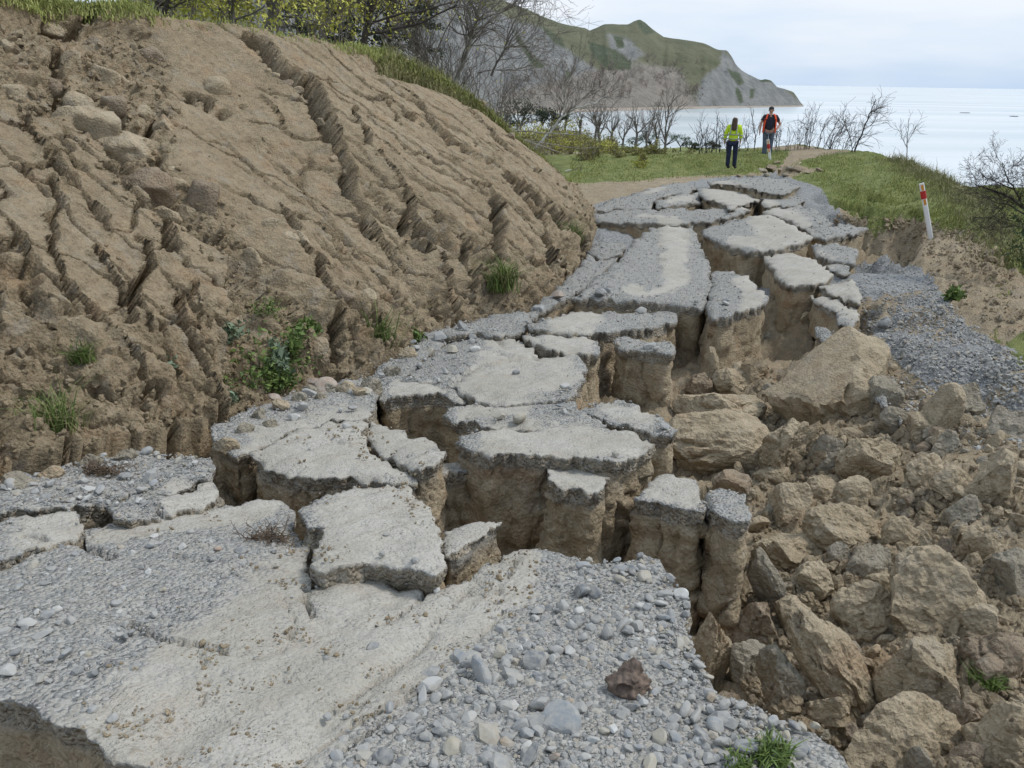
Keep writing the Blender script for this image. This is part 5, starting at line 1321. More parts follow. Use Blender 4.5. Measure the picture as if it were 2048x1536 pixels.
def tree_px(name, label, cat, limbs, Y, mat, twmat, rng, tw=(2, 3, .8), density=1.0, group=None, leaf=None, dscale=.25):
    """limbs traced in the picture, stood at distance Y and spread in depth"""
    root_p = at(*limbs[0][0][0], Y)
    t = thing(name, label, cat, root_p, group)
    tr, cr, tips = TB(), TB(), []
    ends = {}
    for li, (pts, r0, r1) in enumerate(limbs):
        P = np.array([at(x, y, Y) for x, y in pts])
        L = np.linalg.norm(np.diff(P, axis=0), axis=1).sum()
        base_off = 0.0
        if li:
            key = min(ends, key=lambda k: abs(k[0] - pts[0][0]) + abs(k[1] - pts[0][1])); base_off = ends[key]
            if abs(key[0] - pts[0][0]) + abs(key[1] - pts[0][1]) > 40: base_off = 0.0
        off = base_off + (np.linspace(0, 1, len(P)) * L * rng.uniform(-dscale, dscale) if li else np.zeros(len(P)))
        P = P * (1 + off / Y)[:, None]
        for q, o_ in zip(pts, off): ends[q] = o_
        # refine
        u = np.linspace(0, len(P) - 1, (len(P) - 1) * 4 + 1)
        Pf = np.stack([np.interp(u, np.arange(len(P)), P[:, c]) for c in range(3)], 1)
        m = Y / FPX
        Pf[1:-1] += rng.normal(0, .8 * m, Pf[1:-1].shape)
        tr.tube(Pf, np.linspace(r0 * m, r1 * m, len(Pf)), 7)
        nb = int(tw[1] * density * len(pts))
        for k in range(nb):
            s = rng.uniform(.25, 1) if k else .98
            i = min(int(s * (len(Pf) - 1)), len(Pf) - 2)
            d = Pf[i + 1] - Pf[i]; d /= np.linalg.norm(d); d = d + rng.normal(0, .6, 3); d /= np.linalg.norm(d)
            twigs(cr, Pf[i], d, tw[2] * rng.uniform(.6, 1.2) * (1 if li else .8), max(r1 * m * .5, .35 * m), tw[0], rng, .55, 3, .15, .03, tips, .22 * m)
    tr.build('trunk', mat, t, root_p); cr.build('crown', twmat, t, root_p)
    if leaf and tips:
        leaf_part('leaves', tips, leaf[0], leaf[1], leaf[2], rng, leaf[3], t, loc=root_p)
    return t
def bare_tree(label, base, h, r, rng, mat, twmat, depth=4, nch=3, spread=.5, lean=(0, 0, 1), group=None, name='bare_tree', leaf=None, cat='tree'):
    t = thing(name, label, cat, base, group)
    tr, cr, tips = TB(), TB(), []
    pts, de = bend(np.array(base) - np.array([0, 0, .15]), lean, h * .38, 5, rng, .07, .03)
    tr.tube(pts, np.linspace(r, r * .7, len(pts)), 7)
    nl = 4
    for k in range(nl):
        d = de + rng.normal(0, .55, 3); d[2] = abs(d[2]) + .35; d /= np.linalg.norm(d)
        q = pts[-1] if k < 2 else pts[-2]
        lp, ld = bend(q, d, h * rng.uniform(.28, .4), 4, rng, .12, .04)
        tr.tube(lp, np.linspace(r * .55, r * .25, len(lp)), 6)
        for j in range(4):
            i = rng.integers(1, len(lp) - 1) if j else len(lp) - 2
            dd = ld + rng.normal(0, spread, 3); dd[2] += .15; dd /= np.linalg.norm(dd)
            twigs(cr, lp[i + 1] if j == 0 else lp[i], dd, h * rng.uniform(.18, .3), r * .26, depth - 2, rng, spread, nch, .14, .04, tips, r * .05)
    tr.build('trunk', mat, t, base); cr.build('crown', twmat, t, base)
    if leaf: leaf_part('leaves', tips, leaf[0], leaf[1], leaf[2], rng, leaf[3], t, loc=base)
    return t
rng = np.random.default_rng(4242)
ORD = ['leftmost', 'second from left', 'third from left', 'fourth from left', 'fifth from left', 'sixth from left', 'seventh from left', 'eighth from left', 'ninth from left', 'tenth from left', 'eleventh from left']
def ordn(lst, i): return ORD[sorted(range(len(lst)), key=lambda k: lst[k][0]).index(i)]
# --- trees behind the crest of the bank
LY = M['leaf_yellow']
tree_px('tree', 'tall tree with grey forked trunk and yellow green leaves behind the bank', 'tree', [([(535, 74), (542, 40), (552, 0), (560, -60)], 10, 7), ([(548, 14), (566, -20), (590, -60)], 6, 3), ([(545, 30), (610, 36), (660, 55)], 2.2, 1), ([(548, 5), (500, -10), (460, -40)], 3, 1.2)], 21, M['bark_grey'], M['twig'], rng, (2, 3, 1.1), 1, leaf=(2200, .24, .045, LY))
tree_px('tree', 'straight dark trunk behind the bank, left of the forked tree', 'tree', [([(466, 88), (465, 40), (462, 0), (460, -60)], 7, 5.5), ([(463, 5), (440, -20), (400, -40)], 3, 1), ([(464, 40), (500, 30), (530, 12)], 2, .8)], 18, M['bark_grey'], M['twig'], rng, (2, 3, .9), 1, leaf=(2200, .24, .042, LY))
tree_px('tree', 'slim pale trunk behind the bank, leftmost of the three upright trunks', 'tree', [([(450, 92), (447, 50), (440, 0), (430, -60)], 4.5, 3.5), ([(443, 20), (410, 8), (380, -10)], 2, .8)], 19, M['bark_grey'], M['twig'], rng, (2, 3, .9), 1, leaf=(2000, .24, .042, LY))
tree_px('tree', 'dark leaning trunk at the top of the bank right of the evergreens', 'tree', [([(724, 96), (734, 55), (746, 10), (756, -40)], 6.5, 5), ([(735, 50), (790, 30), (850, 20), (900, 5)], 2.4, 1), ([(730, 70), (770, 62), (830, 50), (915, 10)], 3.5, 1.5), ([(742, 20), (720, 0), (700, -30)], 2, 1)], 23, M['bark_dark'], M['twig_dark'], rng, (2, 3, .9), 1, leaf=(350, .22, .035, LY))
tree_px('tree', 'dark pair of stems in the leaves at the top left of the bank', 'tree', [([(326, 40), (335, 10), (340, -40)], 5, 4), ([(316, 30), (312, 0), (305, -40)], 4, 3), ([(330, 20), (365, 5), (400, -10)], 2, 1)], 17, M['bark_dark'], M['twig_dark'], rng, (2, 3, .8), 1, leaf=(2000, .24, .042, LY))
big = [([(905, 180), (925, 130), (936, 95), (945, 62)], 4.2, 3.4), ([(945, 62), (955, 40), (962, 10), (972, -40)], 3.0, 1.8), ([(945, 62), (975, 48), (1005, 22), (1042, -4), (1075, -20)], 2.6, 1.2), ([(934, 100), (930, 80), (938, 66), (952, 55)], 1.8, 1.3), ([(955, 38), (985, 18), (1010, -5)], 2, 1), ([(940, 92), (965, 88), (995, 95), (1042, 94)], 1.2, .6), ([(945, 60), (940, 30), (925, 0), (915, -20)], 2, 1), ([(958, 30), (945, 10), (940, -20)], 1.6, .8)]
tree_px('bare_tree', 'large bare tree with pale forking branches at the end of the bank crest', 'tree', big, 25, M['bark_pale'], M['twig'], rng, (3, 3, 1.15), 1.0, leaf=(180, .2, .035, LY))
tree_px('bare_tree', 'thin bare tree right of the large pale one, against the grey hill', 'tree', [([(982, 152), (994, 125), (1008, 100), (1016, 75)], 2.2, 1.6), ([(1016, 75), (1024, 50), (1040, 25), (1050, -5)], 1.3, .7), ([(1010, 95), (1030, 92), (1058, 94)], .9, .5), ([(955, 146), (985, 141), (1030, 140), (1062, 130)], 1.0, .5)], 27, M['bark_grey'], M['twig'], rng, (2, 3, 1.0), 1.2)
tree_px('bare_tree', 'leaning bare tree with a straight white stem beside the end of the bank', 'tree', [([(1058, 312), (1085, 280), (1108, 255), (1122, 236), (1138, 224)], 2.6, 1.9), ([(1138, 224), (1165, 212), (1195, 203), (1212, 190)], 1.5, .7), ([(1138, 224), (1150, 208), (1164, 198)], 1.2, .6), ([(1130, 232), (1128, 205), (1130, 170), (1140, 150)], 1.0, .5), ([(1132, 228), (1118, 200), (1100, 185)], 1.0, .5)], 32, M['wood_white'], M['twig'], rng, (2, 3, .9), 1.3)
for nm, lab, limbs, Yd in (('fallen_branch', 'long grey fallen branch lying over the scrub past the bank, upper of two', [([(1002, 254), (1035, 262), (1060, 263), (1130, 268), (1200, 268)], 1.8, .6), ([(1030, 260), (1045, 250), (1055, 242)], 1, .5)], 29),
                           ('fallen_branch', 'long grey fallen branch lying over the scrub past the bank, lower of two', [([(1008, 268), (1040, 278), (1080, 290), (1130, 310)], 2.2, .7), ([(1040, 278), (1090, 286), (1150, 296), (1190, 296)], 1.1, .5)], 28),
                           ('driftwood_log', 'white fallen log with a broken end at the edge of the grass', [([(1132, 361), (1160, 362), (1190, 364)], 4.2, 4.4), ([(1163, 372), (1165, 346)], 1.8, 1.3), ([(1140, 370), (1180, 370)], 2, 1.5)], 30),
                           ('fallen_branch', 'short white branch poking up left of the fallen log', [([(1112, 353), (1128, 345), (1143, 340)], 1.8, 1.4)], 30),
                           ('fallen_branch', 'pale curved branch on the grass right of the fallen log', [([(1202, 358), (1218, 355), (1230, 352)], 1.5, 1.0)], 31)):
    tree_px(nm, lab, 'branch' if nm == 'fallen_branch' else 'log', limbs, Yd, M['wood_white'] if 'white' in lab else M['bark_pale'], M['twig'], rng, (1, 1, .5), .5)
# thin upright saplings around the woman and the brush on the crest
SP = [(1404, 336, 96), (1414, 334, 80), (1430, 336, 105), (1440, 333, 70), (1452, 330, 84), (1396, 330, 60), (1478, 322, 72), (1492, 318, 60), (1508, 316, 90), (1420, 338, 60)]
for i, (x, y, h) in enumerate(SP):
    tree_px('sapling', 'thin bare sapling on the grassy crest near the person in yellow, ' + ordn(SP, i), 'sapling', [([(x, y), (x + rng.uniform(-4, 4), y - h * .5), (x + rng.uniform(-8, 8), y - h)], 1.0, .4), ([(x, y - h * .35), (x + rng.uniform(-16, 16), y - h * .75)], .6, .35)], 36, M['bark_dark'], M['twig_dark'], rng, (1, 3, .55), 1.0, 'saplings on the crest')
BS = [(1555, 316, 70, 4), (1580, 316, 60, 18), (1602, 316, 84, 6), (1618, 314, 100, 26), (1636, 314, 90, 40), (1652, 312, 80, 52), (1664, 312, 66, 20), (1690, 308, 60, 34)]
for i, (x, y, h, ln) in enumerate(BS):
    limbs = [([(x + dx, y + 2), (x + dx * 1.6 + ln * .4 * q, y - h * .5 * q), (x + dx * 2.2 + ln * q, y - h * q)], .5, .22) for dx, q in zip(rng.uniform(-9, 9, 6), rng.uniform(.6, 1.1, 6))]
    tree_px('bare_shrub', 'bare twiggy shrub on the crest right of the orange vest, ' + ordn(BS, i), 'shrub', limbs, 35, M['bark_dark'], M['twig_dark'], rng, (1, 2, .42), .7, 'bare twiggy shrubs on the crest')
tree_px('bare_shrub', 'tallest leaning bare shrub on the grass crest, against the sea', 'shrub', [([(1708, 308), (1722, 272), (1738, 230), (1752, 198)], 1.7, .7), ([(1735, 240), (1745, 225), (1760, 215)], .8, .4), ([(1700, 308), (1712, 285), (1740, 262)], .9, .4), ([(1705, 308), (1700, 275), (1690, 250)], .8, .3), ([(1728, 258), (1745, 248), (1752, 235)], .7, .3)], 33, M['bark_dark'], M['twig_dark'], rng, (1, 4, .6), 1.0)
tree_px('sapling', 'lone bare sapling on the right end of the grass crest', 'sapling', [([(1813, 322), (1815, 280), (1818, 236)], .9, .35), ([(1815, 285), (1826, 265), (1832, 252)], .5, .3), ([(1814, 295), (1804, 275), (1800, 260)], .5, .3)], 30, M['bark_dark'], M['twig_dark'], rng, (1, 3, .4), .8)
tree_px('bare_bush', 'spreading dark bare bush hanging over the sea at the right edge', 'bush', [([(2075, 470), (2050, 420), (2020, 395), (1985, 380), (1955, 372)], 3.4, 1.1), ([(2050, 420), (2030, 380), (2010, 350), (2005, 325)], 1.8, .6), ([(2060, 440), (2020, 410), (1990, 405), (1965, 392)], 1.8, .6), ([(2075, 460), (2070, 390), (2060, 340)], 2, .7), ([(2070, 465), (2030, 450), (2000, 455)], 1.5, .5), ([(2030, 380), (1990, 362), (1960, 350)], 1.2, .5), ([(2020, 400), (1995, 425), (1975, 440)], 1.2, .4)], 13.5, M['bark_dark'], M['bark_dark'], rng, (3, 4, .26), 1.2)
t = thing('leafy_shrub', 'dark green leafy shrub at the right edge below the bare bush', 'shrub', at(2050, 500, 13.0))
sb = TB()
for k in range(5):
    pts, _ = bend(at(2060, 520, 13.0), (rng.normal(0, .3), rng.normal(0, .3), 1), .9, 4, rng, .2); sb.tube(pts, np.linspace(.02, .006, 5))
sb.build('stem', M['bark_dark'], t, at(2050, 500, 13.0))
leaf_part('leaves', [at(2040, 440, 13), at(2046, 470, 13), at(2036, 500, 13.1), at(2050, 400, 13.2), at(2052, 520, 13)], 500, .08, .028, rng, M['leaf_tree'], t, loc=at(2050, 500, 13.0))
# --- bare trees on the slope towards the shore
BT = [(1160, 272, 60, 120), (1190, 278, 72, 130), (1222, 285, 70, 125), (1245, 305, 92, 118), (1270, 296, 80, 135), (1292, 312, 108, 120), (1310, 318, 112, 110), (1330, 325, 118, 100), (1200, 300, 75, 100), (1130, 262, 45, 140)]
for i, (x, y, h, Yd) in enumerate(BT):
    b = at(x, y, Yd); m = np.linalg.norm(b) / FPX
    bare_tree('bare grey tree standing before the bay past the end of the bank, ' + ordn(BT, i), b, h * m * rng.uniform(.75, 1.25), rng.uniform(2, 3.6) * m, rng, M['bark_grey'], M['twig'], 4, 3, .5, group='bare trees before the bay')
# --- olive scrub
def shrub(label, base, w, h, n, rng, leafm, twm, size, group=None, name='shrub', dens_low=.0):
    t = thing(name, label, 'shrub', base, group)
    st, tips = TB(), []
    for k in range(6):
        d = rng.normal(0, .45, 3); d[2] = 1; d /= np.linalg.norm(d)
        twigs(st, base - np.array([0, 0, .1]), d, h * rng.uniform(.6, .9), w * .018, 2 if n > 600 else 1, rng, .6, 3, .15, .03, tips, w * .004)
    st.build('stems', twm, t, base)
    C = np.array(tips)
    C = C[rng.uniform(0, 1, len(C)) < .8]
    leaf_part('foliage', C, n, (w * .06, w * .06, h * .06), size, rng, leafm, t, loc=base)
    return t
for n in range(90):
    Yd = rng.uniform(33, 150) if n % 2 else rng.uniform(33, 48)
    x = rng.uniform(960, 1225) if Yd > 48 else rng.uniform(1000, 1330)
    r0 = rays([x], [300])[0]; X = r0[0] / r0[1] * Yd
    P = np.array([X, Yd, gzs(np.array([X]), np.array([Yd]))[0]]); m = mpp(P)
    w = rng.uniform(45, 90) * m; h = rng.uniform(20, 40) * m * (1.2 if x < 1150 else (.75 if x < 1235 else .5))
    shrub('olive and yellow leaved scrub on the slope past the end of the bank', P, w, h, 420, rng, M['leaf_scrub'] if n % 3 else LY, M['twig_brown'], 1.7 * m, 'scrub on the slope past the bank')
for i, (x, y, w, h, Yd, lab) in enumerate([(1040, 252, 110, 40, 120, 'dark evergreen bush near the bay, leftmost of its row'), (1085, 250, 80, 26, 125, 'dark evergreen bush near the bay, right of the largest one'), (1112, 250, 42, 22, 120, 'small dark evergreen bush near the bay'), (1010, 262, 70, 30, 90, 'dark evergreen bush behind the end of the bank'), (1300, 345, 120, 40, 45, 'rounded grey green bush at the edge of the grass'), (1240, 350, 70, 40, 42, 'dark olive bush left of the rounded grey green one'), (1360, 332, 80, 22, 50, 'low grey brown bush right of the rounded grey green one')]):
    b = at(x, y, Yd); m = np.linalg.norm(b) / FPX
    shrub(lab, b, w * m, h * m, 1100, rng, M['leaf_dark'] if i < 4 else (M['leaf_scrub'] if i != 5 else M['leaf_tree']), M['twig'], 1.7 * m)
# --- grey bare brush and evergreens behind the crest
BR = [(880, 175, 60, 80, 24), (905, 195, 60, 90, 25), (925, 215, 60, 80, 26), (860, 150, 60, 70, 24), (950, 240, 70, 90, 28), (985, 262, 70, 90, 30), (830, 135, 60, 60, 24), (1010, 275, 60, 80, 32), (800, 118, 70, 60, 26), (650, 96, 60, 60, 22), (600, 92, 50, 50, 22)]
for i, (x, y, w, h, Yd) in enumerate(BR):
    b = at(x, y, Yd); m = np.linalg.norm(b) / FPX
    t = thing('bare_bush', 'grey leafless brush behind the bank crest, ' + ordn(BR, i), 'bush', b, 'grey brush behind the bank crest')
    st = TB()
    for k in range(11):
        d = rng.normal(0, .38, 3); d[2] = 1; d /= np.linalg.norm(d)
        twigs(st, b + rng.normal(0, w * m * .2, 3) * np.array([1, 1, 0]), d, h * m * rng.uniform(.5, .9), .8 * m, 2, rng, .45, 3, .12, .05, None, .28 * m)
    st.build('stems', M['twig'], t, b)
def conifer(label, base, h, w, rng, group):
    t = thing('evergreen_tree', label, 'tree', base, group)
    tb = TB(); tb.tube([base, base + np.array([0, 0, h])], [h * .018, h * .004], 6); tb.build('trunk', M['bark_dark'], t, base)
    C = []; bb = TB()
    for k in range(70):
        z = rng.uniform(.06, 1); a = rng.uniform(0, 6.28); r = w * .5 * (1.05 - z) ** .7 * rng.uniform(.6, 1.1)
        e = base + np.array([math.cos(a) * r, math.sin(a) * r, z * h - r * .15])
        bb.tube([base + np.array([0, 0, z * h]), e], [h * .005, h * .001], 3)
        for s in np.linspace(.35, 1, 6): C.append(base + np.array([0, 0, z * h]) * (1 - s) + (e - base) * s)
    tag(bb.build('boughs', M['bark_dark'], t, base), kind='stuff')
    leaf_part('crown', C, 3400, (w * .045, w * .045, h * .014), h * .013, rng, M['leaf_dark'], t, loc=base)
CN = [(655, 120, 44, 300, 130), (705, 125, 48, 330, 140), (780, 140, 50, 300, 140), (600, 110, 52, 260, 110), (835, 165, 56, 260, 130)]
for i, (x, y, Yd, hpx, wpx) in enumerate(CN):
    b = at(x, y, Yd); m = np.linalg.norm(b) / FPX
    conifer('tall dark evergreen tree in the wood behind the bank, ' + ordn(CN, i), b, hpx * m, wpx * m, rng, 'dark evergreens behind the bank')
YS = [(380, 75, 27, 90, 90), (430, 88, 30, 100, 90), (500, 92, 31, 100, 100), (560, 90, 33, 110, 100), (620, 95, 34, 100, 90), (350, 60, 25, 100, 80), (680, 110, 33, 70, 80), (860, 130, 40, 110, 100)]
for i, (x, y, Yd, h, w) in enumerate(YS):
    b = at(x, y, Yd); m = np.linalg.norm(b) / FPX
    shrub('yellow green leafy shrub among the trunks behind the bank, ' + ordn(YS, i), b, w * m, h * m * 2.1, 2200, rng, LY, M['twig'], 3.6 * m, 'yellow green shrubs behind the bank')
# --- spreading trees on the coast flat
for i, (x, y, w, h) in enumerate([(1272, 305, 46, 30), (1300, 306, 52, 40), (1330, 307, 60, 42), (1360, 307, 44, 36), (1378, 308, 32, 24), (1390, 303, 16, 16), (1388, 309, 18, 14), (1418, 306, 24, 22), (1432, 305, 18, 16)]):
    b = at(x, y, 300); m = np.linalg.norm(b) / FPX
    t = thing('spreading_tree', ('dark green flat topped tree on the coast flat', 'small dark green tree on the coast flat')[i > 4], 'tree', b, ('flat topped trees on the coast flat', 'small trees on the coast flat')[i > 4])
    tb = TB(); C = []
    for k in range(7):
        a = rng.uniform(0, 6.28); e = b + np.array([math.cos(a) * w * m * .36, math.sin(a) * w * m * .36, h * m * rng.uniform(.6, .85)])
        pts = np.array([b, b + np.array([0, 0, h * m * .35]), e]); tb.tube(pts, [w * m * .03, w * m * .022, w * m * .008], 5)
    for k in range(60):
        a = rng.uniform(0, 6.28); r = w * m * .46 * math.sqrt(rng.uniform(0, 1)); q = r / (w * m * .5)
        C.append(b + np.array([math.cos(a) * r, math.sin(a) * r, h * m * (.62 + .32 * math.sqrt(max(0, 1 - q * q))) - h * m * .22 * rng.uniform(0, 1)]))
    tb.build('trunk', M['bark_dark'], t, b)
    leaf_part('crown', C, 1000, (w * m * .035, w * m * .035, h * m * .04), .8 * m, rng, M['leaf_tree'], t, loc=b)
# --- far bare wood along the bay, read as one mass
def far_wood():
    tb = TB()
    for k in range(170):
        x = rng.uniform(1020, 1430); y = np.interp(x, [1020, 1300, 1470], [221, 214, 212])
        r0 = rays([x], [y])[0]; b = r0 * ((SEA + 1) / r0[2]); b = b * rng.uniform(1.02, 1.16)
        b[2] = SEA + 1 + max(0, np.linalg.norm(b[:2]) - np.linalg.norm(r0[:2] * (SEA + 1) / r0[2])) * .30
        m = np.linalg.norm(b) / FPX
        h = rng.uniform(10, 26) * m * np.interp(x, [1020, 1250, 1340, 1470], [1, 1.2, .9, .3])
        for j in range(3):
            d = rng.normal(0, .22, 3); d[2] = 1; d /= np.linalg.norm(d)
            twigs(tb, b, d, h * .55, .42 * m, 2, rng, .35, 3, .1, .05, None, .20 * m)
    o = tb.build('bare_woods', M['twig_brown'], None)
    tag(o, 'brown leafless wood along the far shore of the bay', 'woods', kind='stuff')
far_wood()
# ------------------------------------------------------------------ grass
def blades(name, P, H, Wd, rng, mat, label, lean=.5, cat='grass'):
    n = len(P)
    a = rng.uniform(0, 6.28, n); side = np.stack([np.cos(a), np.sin(a), 0 * a], 1)
    b = rng.uniform(0, 6.28, n); ld = np.stack([np.cos(b), np.sin(b), 0 * b], 1) * (lean * rng.uniform(.2, 1.2, n))[:, None]
    up = np.array([0, 0, 1.0])
    H = np.asarray(H)[:, None]; Wd = np.asarray(Wd)[:, None]
    p0, p1 = P - side * Wd, P + side * Wd
    m = P + (up + ld * .45) * H * .55
    m0, m1 = m - side * Wd * .7, m + side * Wd * .7
    tp = P + (up * .85 + ld) * H
    V = np.stack([p0, p1, m1, m0, tp], 1).reshape(-1, 3)
    i = (np.arange(n) * 5)[:, None]
    F3 = np.concatenate([i + np.array([[0, 1, 2]]), i + np.array([[0, 2, 3]]), i + np.array([[3, 2, 4]])])
    o = mesh_obj(name, V, F3, mat, attrs={'rnd': np.repeat(rng.uniform(0, 1, n), 5)}, smooth=False)
    if label: tag(o, label, cat, kind='stuff')
    return o
rng = np.random.default_rng(99)
def grass_on_ground():
    n = 110000
    x = rng.uniform(1140, 2070, n); y = rng.uniform(296, 600, n)
    w = np.max([pxy_in(x, y, p, 8) for p in GR_POLYS[:2]], 0) * (1 - np.max([pxy_in(x, y, p, 8) for p in BARE_POLYS], 0))
    w = w * (.22 + 1.0 * sstep(-.25, .35, fbm(np.stack([x * .02, y * .03, 0 * x], -1), 1, 3, 5)))
    m = rng.uniform(0, 1, n) < w
    x, y = x[m], y[m]
    Q = ray_ground(x, y); k = (Q[:, 1] < 42) & (Q[:, 1] > 9)
    Q = Q[k]
    H = np.exp(rng.normal(math.log(.050), .4, len(Q)))
    blades('grass', Q, H, .006 + 0 * H + np.linalg.norm(Q, axis=1) * .00028, rng, M['grass'], 'green grass on the slope and crest beyond the road')
    # overhanging dry grass at the seaward edge
    n = 8000
    Yv = rng.uniform(14, 30, n); Xv = np.interp(Yv, _EX[:, 1], _EX[:, 0]) + rng.normal(.15, .45, n)
    Z = gzs(Xv, Yv); Q = np.stack([Xv, Yv, Z], 1)
    H = np.exp(rng.normal(math.log(.20), .4, n))
    blades('dry_grass', Q, H, .008 + 0 * H, rng, M['grass_dry'], 'long drying grass hanging over the seaward edge', .9)
    # sparse weeds over the soil on the right
    n = 3500
    x = rng.uniform(1820, 2060, n); y = rng.uniform(470, 740, n)
    w = sstep(.1, .5, fbm(np.stack([x * .02, y * .03, 0 * x], -1), 1, 3, 15)) * (1 - pxy_in(x, y, GV_POLYS[0], 8))
    m = rng.uniform(0, 1, n) < w; Q = ray_ground(x[m], y[m])
    blades('low_weeds', Q, np.exp(rng.normal(math.log(.05), .4, len(Q))), .008 + 0 * Q[:, 0], rng, M['grass'], 'low weeds on the bare soil beside the marker post', 1.0)
grass_on_ground()
def grass_on_crest():
    # points of the bank patch near and behind the crest
    m = (B_VV > .955) & (B_VV < 1.22)
    V, ax = B_V[m], B_AX[m]
    d = np.linalg.norm(V, axis=1)
    w = (sstep(660, 780, ax) + .8 * sstep(330, 240, ax) + .035) * ((d < 40) & (ax > -60) & (ax < 1180))
    w = w / w.sum(); k = rng.choice(len(V), 36000, p=w)
    Q = V[k] + rng.normal(0, .06, (len(k), 3)) * np.array([1, 1, .1])
    H = np.exp(rng.normal(math.log(.060), .45, len(Q)))
    blades('crest_grass', Q, H, .005 + np.linalg.norm(Q, axis=1) * .0003, rng, M['grass'], 'green turf along the crest of the slipped bank', .7)
    m2 = (B_VV > .90) & (B_VV < 1.0) & (B_AX > 760) & (B_AX < 1120)
    V = B_V[m2]; k = rng.choice(len(V), 9000); Q = V[k] + rng.normal(0, .05, (9000, 3))
    blades('dry_grass', Q, np.exp(rng.normal(math.log(.16), .4, 9000)), .009 + 0 * Q[:, 0], rng, M['grass_dry'], 'drying grass hanging from the crest of the bank', .9)
grass_on_crest()

# ------------------------------------------------------------------ weeds on the bank, one by one
def weed(label, x, y, w, h, kind, onbank=True, name='weed', cat='weed'):
    P = bank_at(x, y + h * .3) if onbank else surface_at(x, y + h * .4)
    m = mpp(P); w, h = w * m * 1.25, h * m * 1.25
    t = thing(name, label, cat, P)
    out = np.array([.25, -.45, .85]) if onbank else np.array([0, 0, 1.0])
    if kind == 'grass':
        n = 260
        Q = P + rng.normal(0, 1, (n, 3)) * np.array([w * .18, w * .18, h * .06])
        V = blades('blades', Q, np.exp(rng.normal(math.log(h * .6), .3, n)), np.full(n, max(.004, 1.2 * m)), rng, M['leaf_weed'], None, 1.0); V.parent = t
        V.data.transform(Matrix.Translation(-Vector(P)))
        if onbank:
            Q = P + rng.normal(0, 1, (120, 3)) * np.array([w * .2, w * .15, h * .06])
            V = blades('dry_blades', Q, np.exp(rng.normal(math.log(h * .55), .3, 120)), np.full(120, max(.004, 1.1 * m)), rng, M['grass_dry'], None, 1.4); V.parent = t
            V.data.transform(Matrix.Translation(-Vector(P)))
    else:
        st = TB(); C = []
        for k in range(14):
            d = out + rng.normal(0, .55, 3); d /= np.linalg.norm(d)
            pts, _ = bend(P, d, h * rng.uniform(.4, .75), 3, rng, .2, .03); st.tube(pts, [m * .9, m * .8, m * .6, m * .4], 4)
            C += list(pts[1:])
        st.build('stems', M['leaf_weed'], t, P)
        mat = M['leaf_grey'] if kind == 'grey' else M['leaf_weed']
        leaf_part('leaves', C, 420, (w * .12, w * .12, h * .11), 5.0 * m if kind != 'moss' else 2.6 * m, rng, mat, t, loc=P)
for a in [('bright green mossy plant high on the bank above the leafy weeds', 540, 612, 70, 46, 'moss'), ('small bright weed right of the mossy plant', 618, 655, 34, 26, 'leaf'), ('upright bright green weed with broad leaves', 588, 690, 44, 80, 'leaf'), ('tall bushy weed in the middle of the bank foot', 520, 725, 80, 90, 'leaf'),
          ('grey green weed leaning right of the bushy one', 565, 715, 40, 60, 'grey'), ('spreading weed below the bushy one', 560, 760, 80, 50, 'leaf'), ('mossy green patch above the pale rosette', 435, 765, 50, 40, 'moss'), ('pale grey green rosette low on the bank', 445, 795, 56, 30, 'grey'), ('silvery rosette on the left part of the bank', 325, 735, 50, 44, 'grey'), ('sparse green weed left of the mossy plant', 450, 655, 80, 40, 'grey'),
          ('grass tuft hanging beside the dark slit', 752, 670, 54, 90, 'grass'), ('grass tuft on the right ribs of the bank', 1004, 556, 56, 64, 'grass'), ('grass tuft at the foot of the bank by the gravel', 1098, 576, 56, 46, 'grass'), ('yellowing grass tuft low on the left of the bank', 95, 842, 90, 70, 'grass'), ('small grass tuft at the far end of the bank', 1136, 474, 40, 44, 'grass'), ('tiny weed at the toe of the bank beside the cobbles', 572, 800, 24, 16, 'leaf'), ('yellowish weed on the left of the bank', 165, 710, 36, 36, 'grass'), ('low green weed at the foot of the bank near the cobbles', 825, 672, 44, 26, 'leaf'), ('thin weeds at the bank foot left of the gravel bend', 885, 652, 50, 26, 'leaf'), ('dark small weed in the bottom left of the bank', 35, 915, 40, 26, 'moss')]:
    weed(*a)
weed('bright green tuft on the bare soil right of the gravel shoulder', 1907, 590, 30, 20, 'leaf', False)
weed('thin green grass tuft among the stones at the bottom edge', 1545, 1505, 70, 40, 'grass', False)
weed('small green sprig beside the big round boulder', 1972, 1362, 34, 34, 'grass', False)
weed('small green tuft in the gravel at the bottom edge', 1475, 1525, 40, 24, 'grass', False)
# dead uprooted weed on the foreground slab
def dead_weed(x, y, w, label):
    P = surface_at(x, y); m = mpp(P)
    t = thing('dead_weed', label, 'dead weed', P)
    tb = TB()
    for k in range(46):
        d = rng.normal(0, 1, 3) * np.array([1, .8, .35]); d[2] = abs(d[2]); d /= np.linalg.norm(d)
        twigs(tb, P + rng.normal(0, w * m * .13, 3) * np.array([1.4, .6, .1]) + np.array([0, 0, .008]), d, w * m * .28, .9 * m, 1, rng, .6, 3, .3, -.05, None, .5 * m)
    tb.build('stalks', M['dead_weed'], t, P)
    leaf_part('withered_leaves', [P + np.array([q, 0, .015]) for q in np.linspace(-w * m * .3, w * m * .3, 9)], 220, (w * m * .06, w * m * .10, .012), 3.2 * m, rng, M['dead_weed'], t, loc=P)
dead_weed(540, 1078, 110, 'dead brown uprooted weed lying on the foreground slab')
dead_weed(205, 945, 80, 'grey withered weed at the foot of the bank on the left')
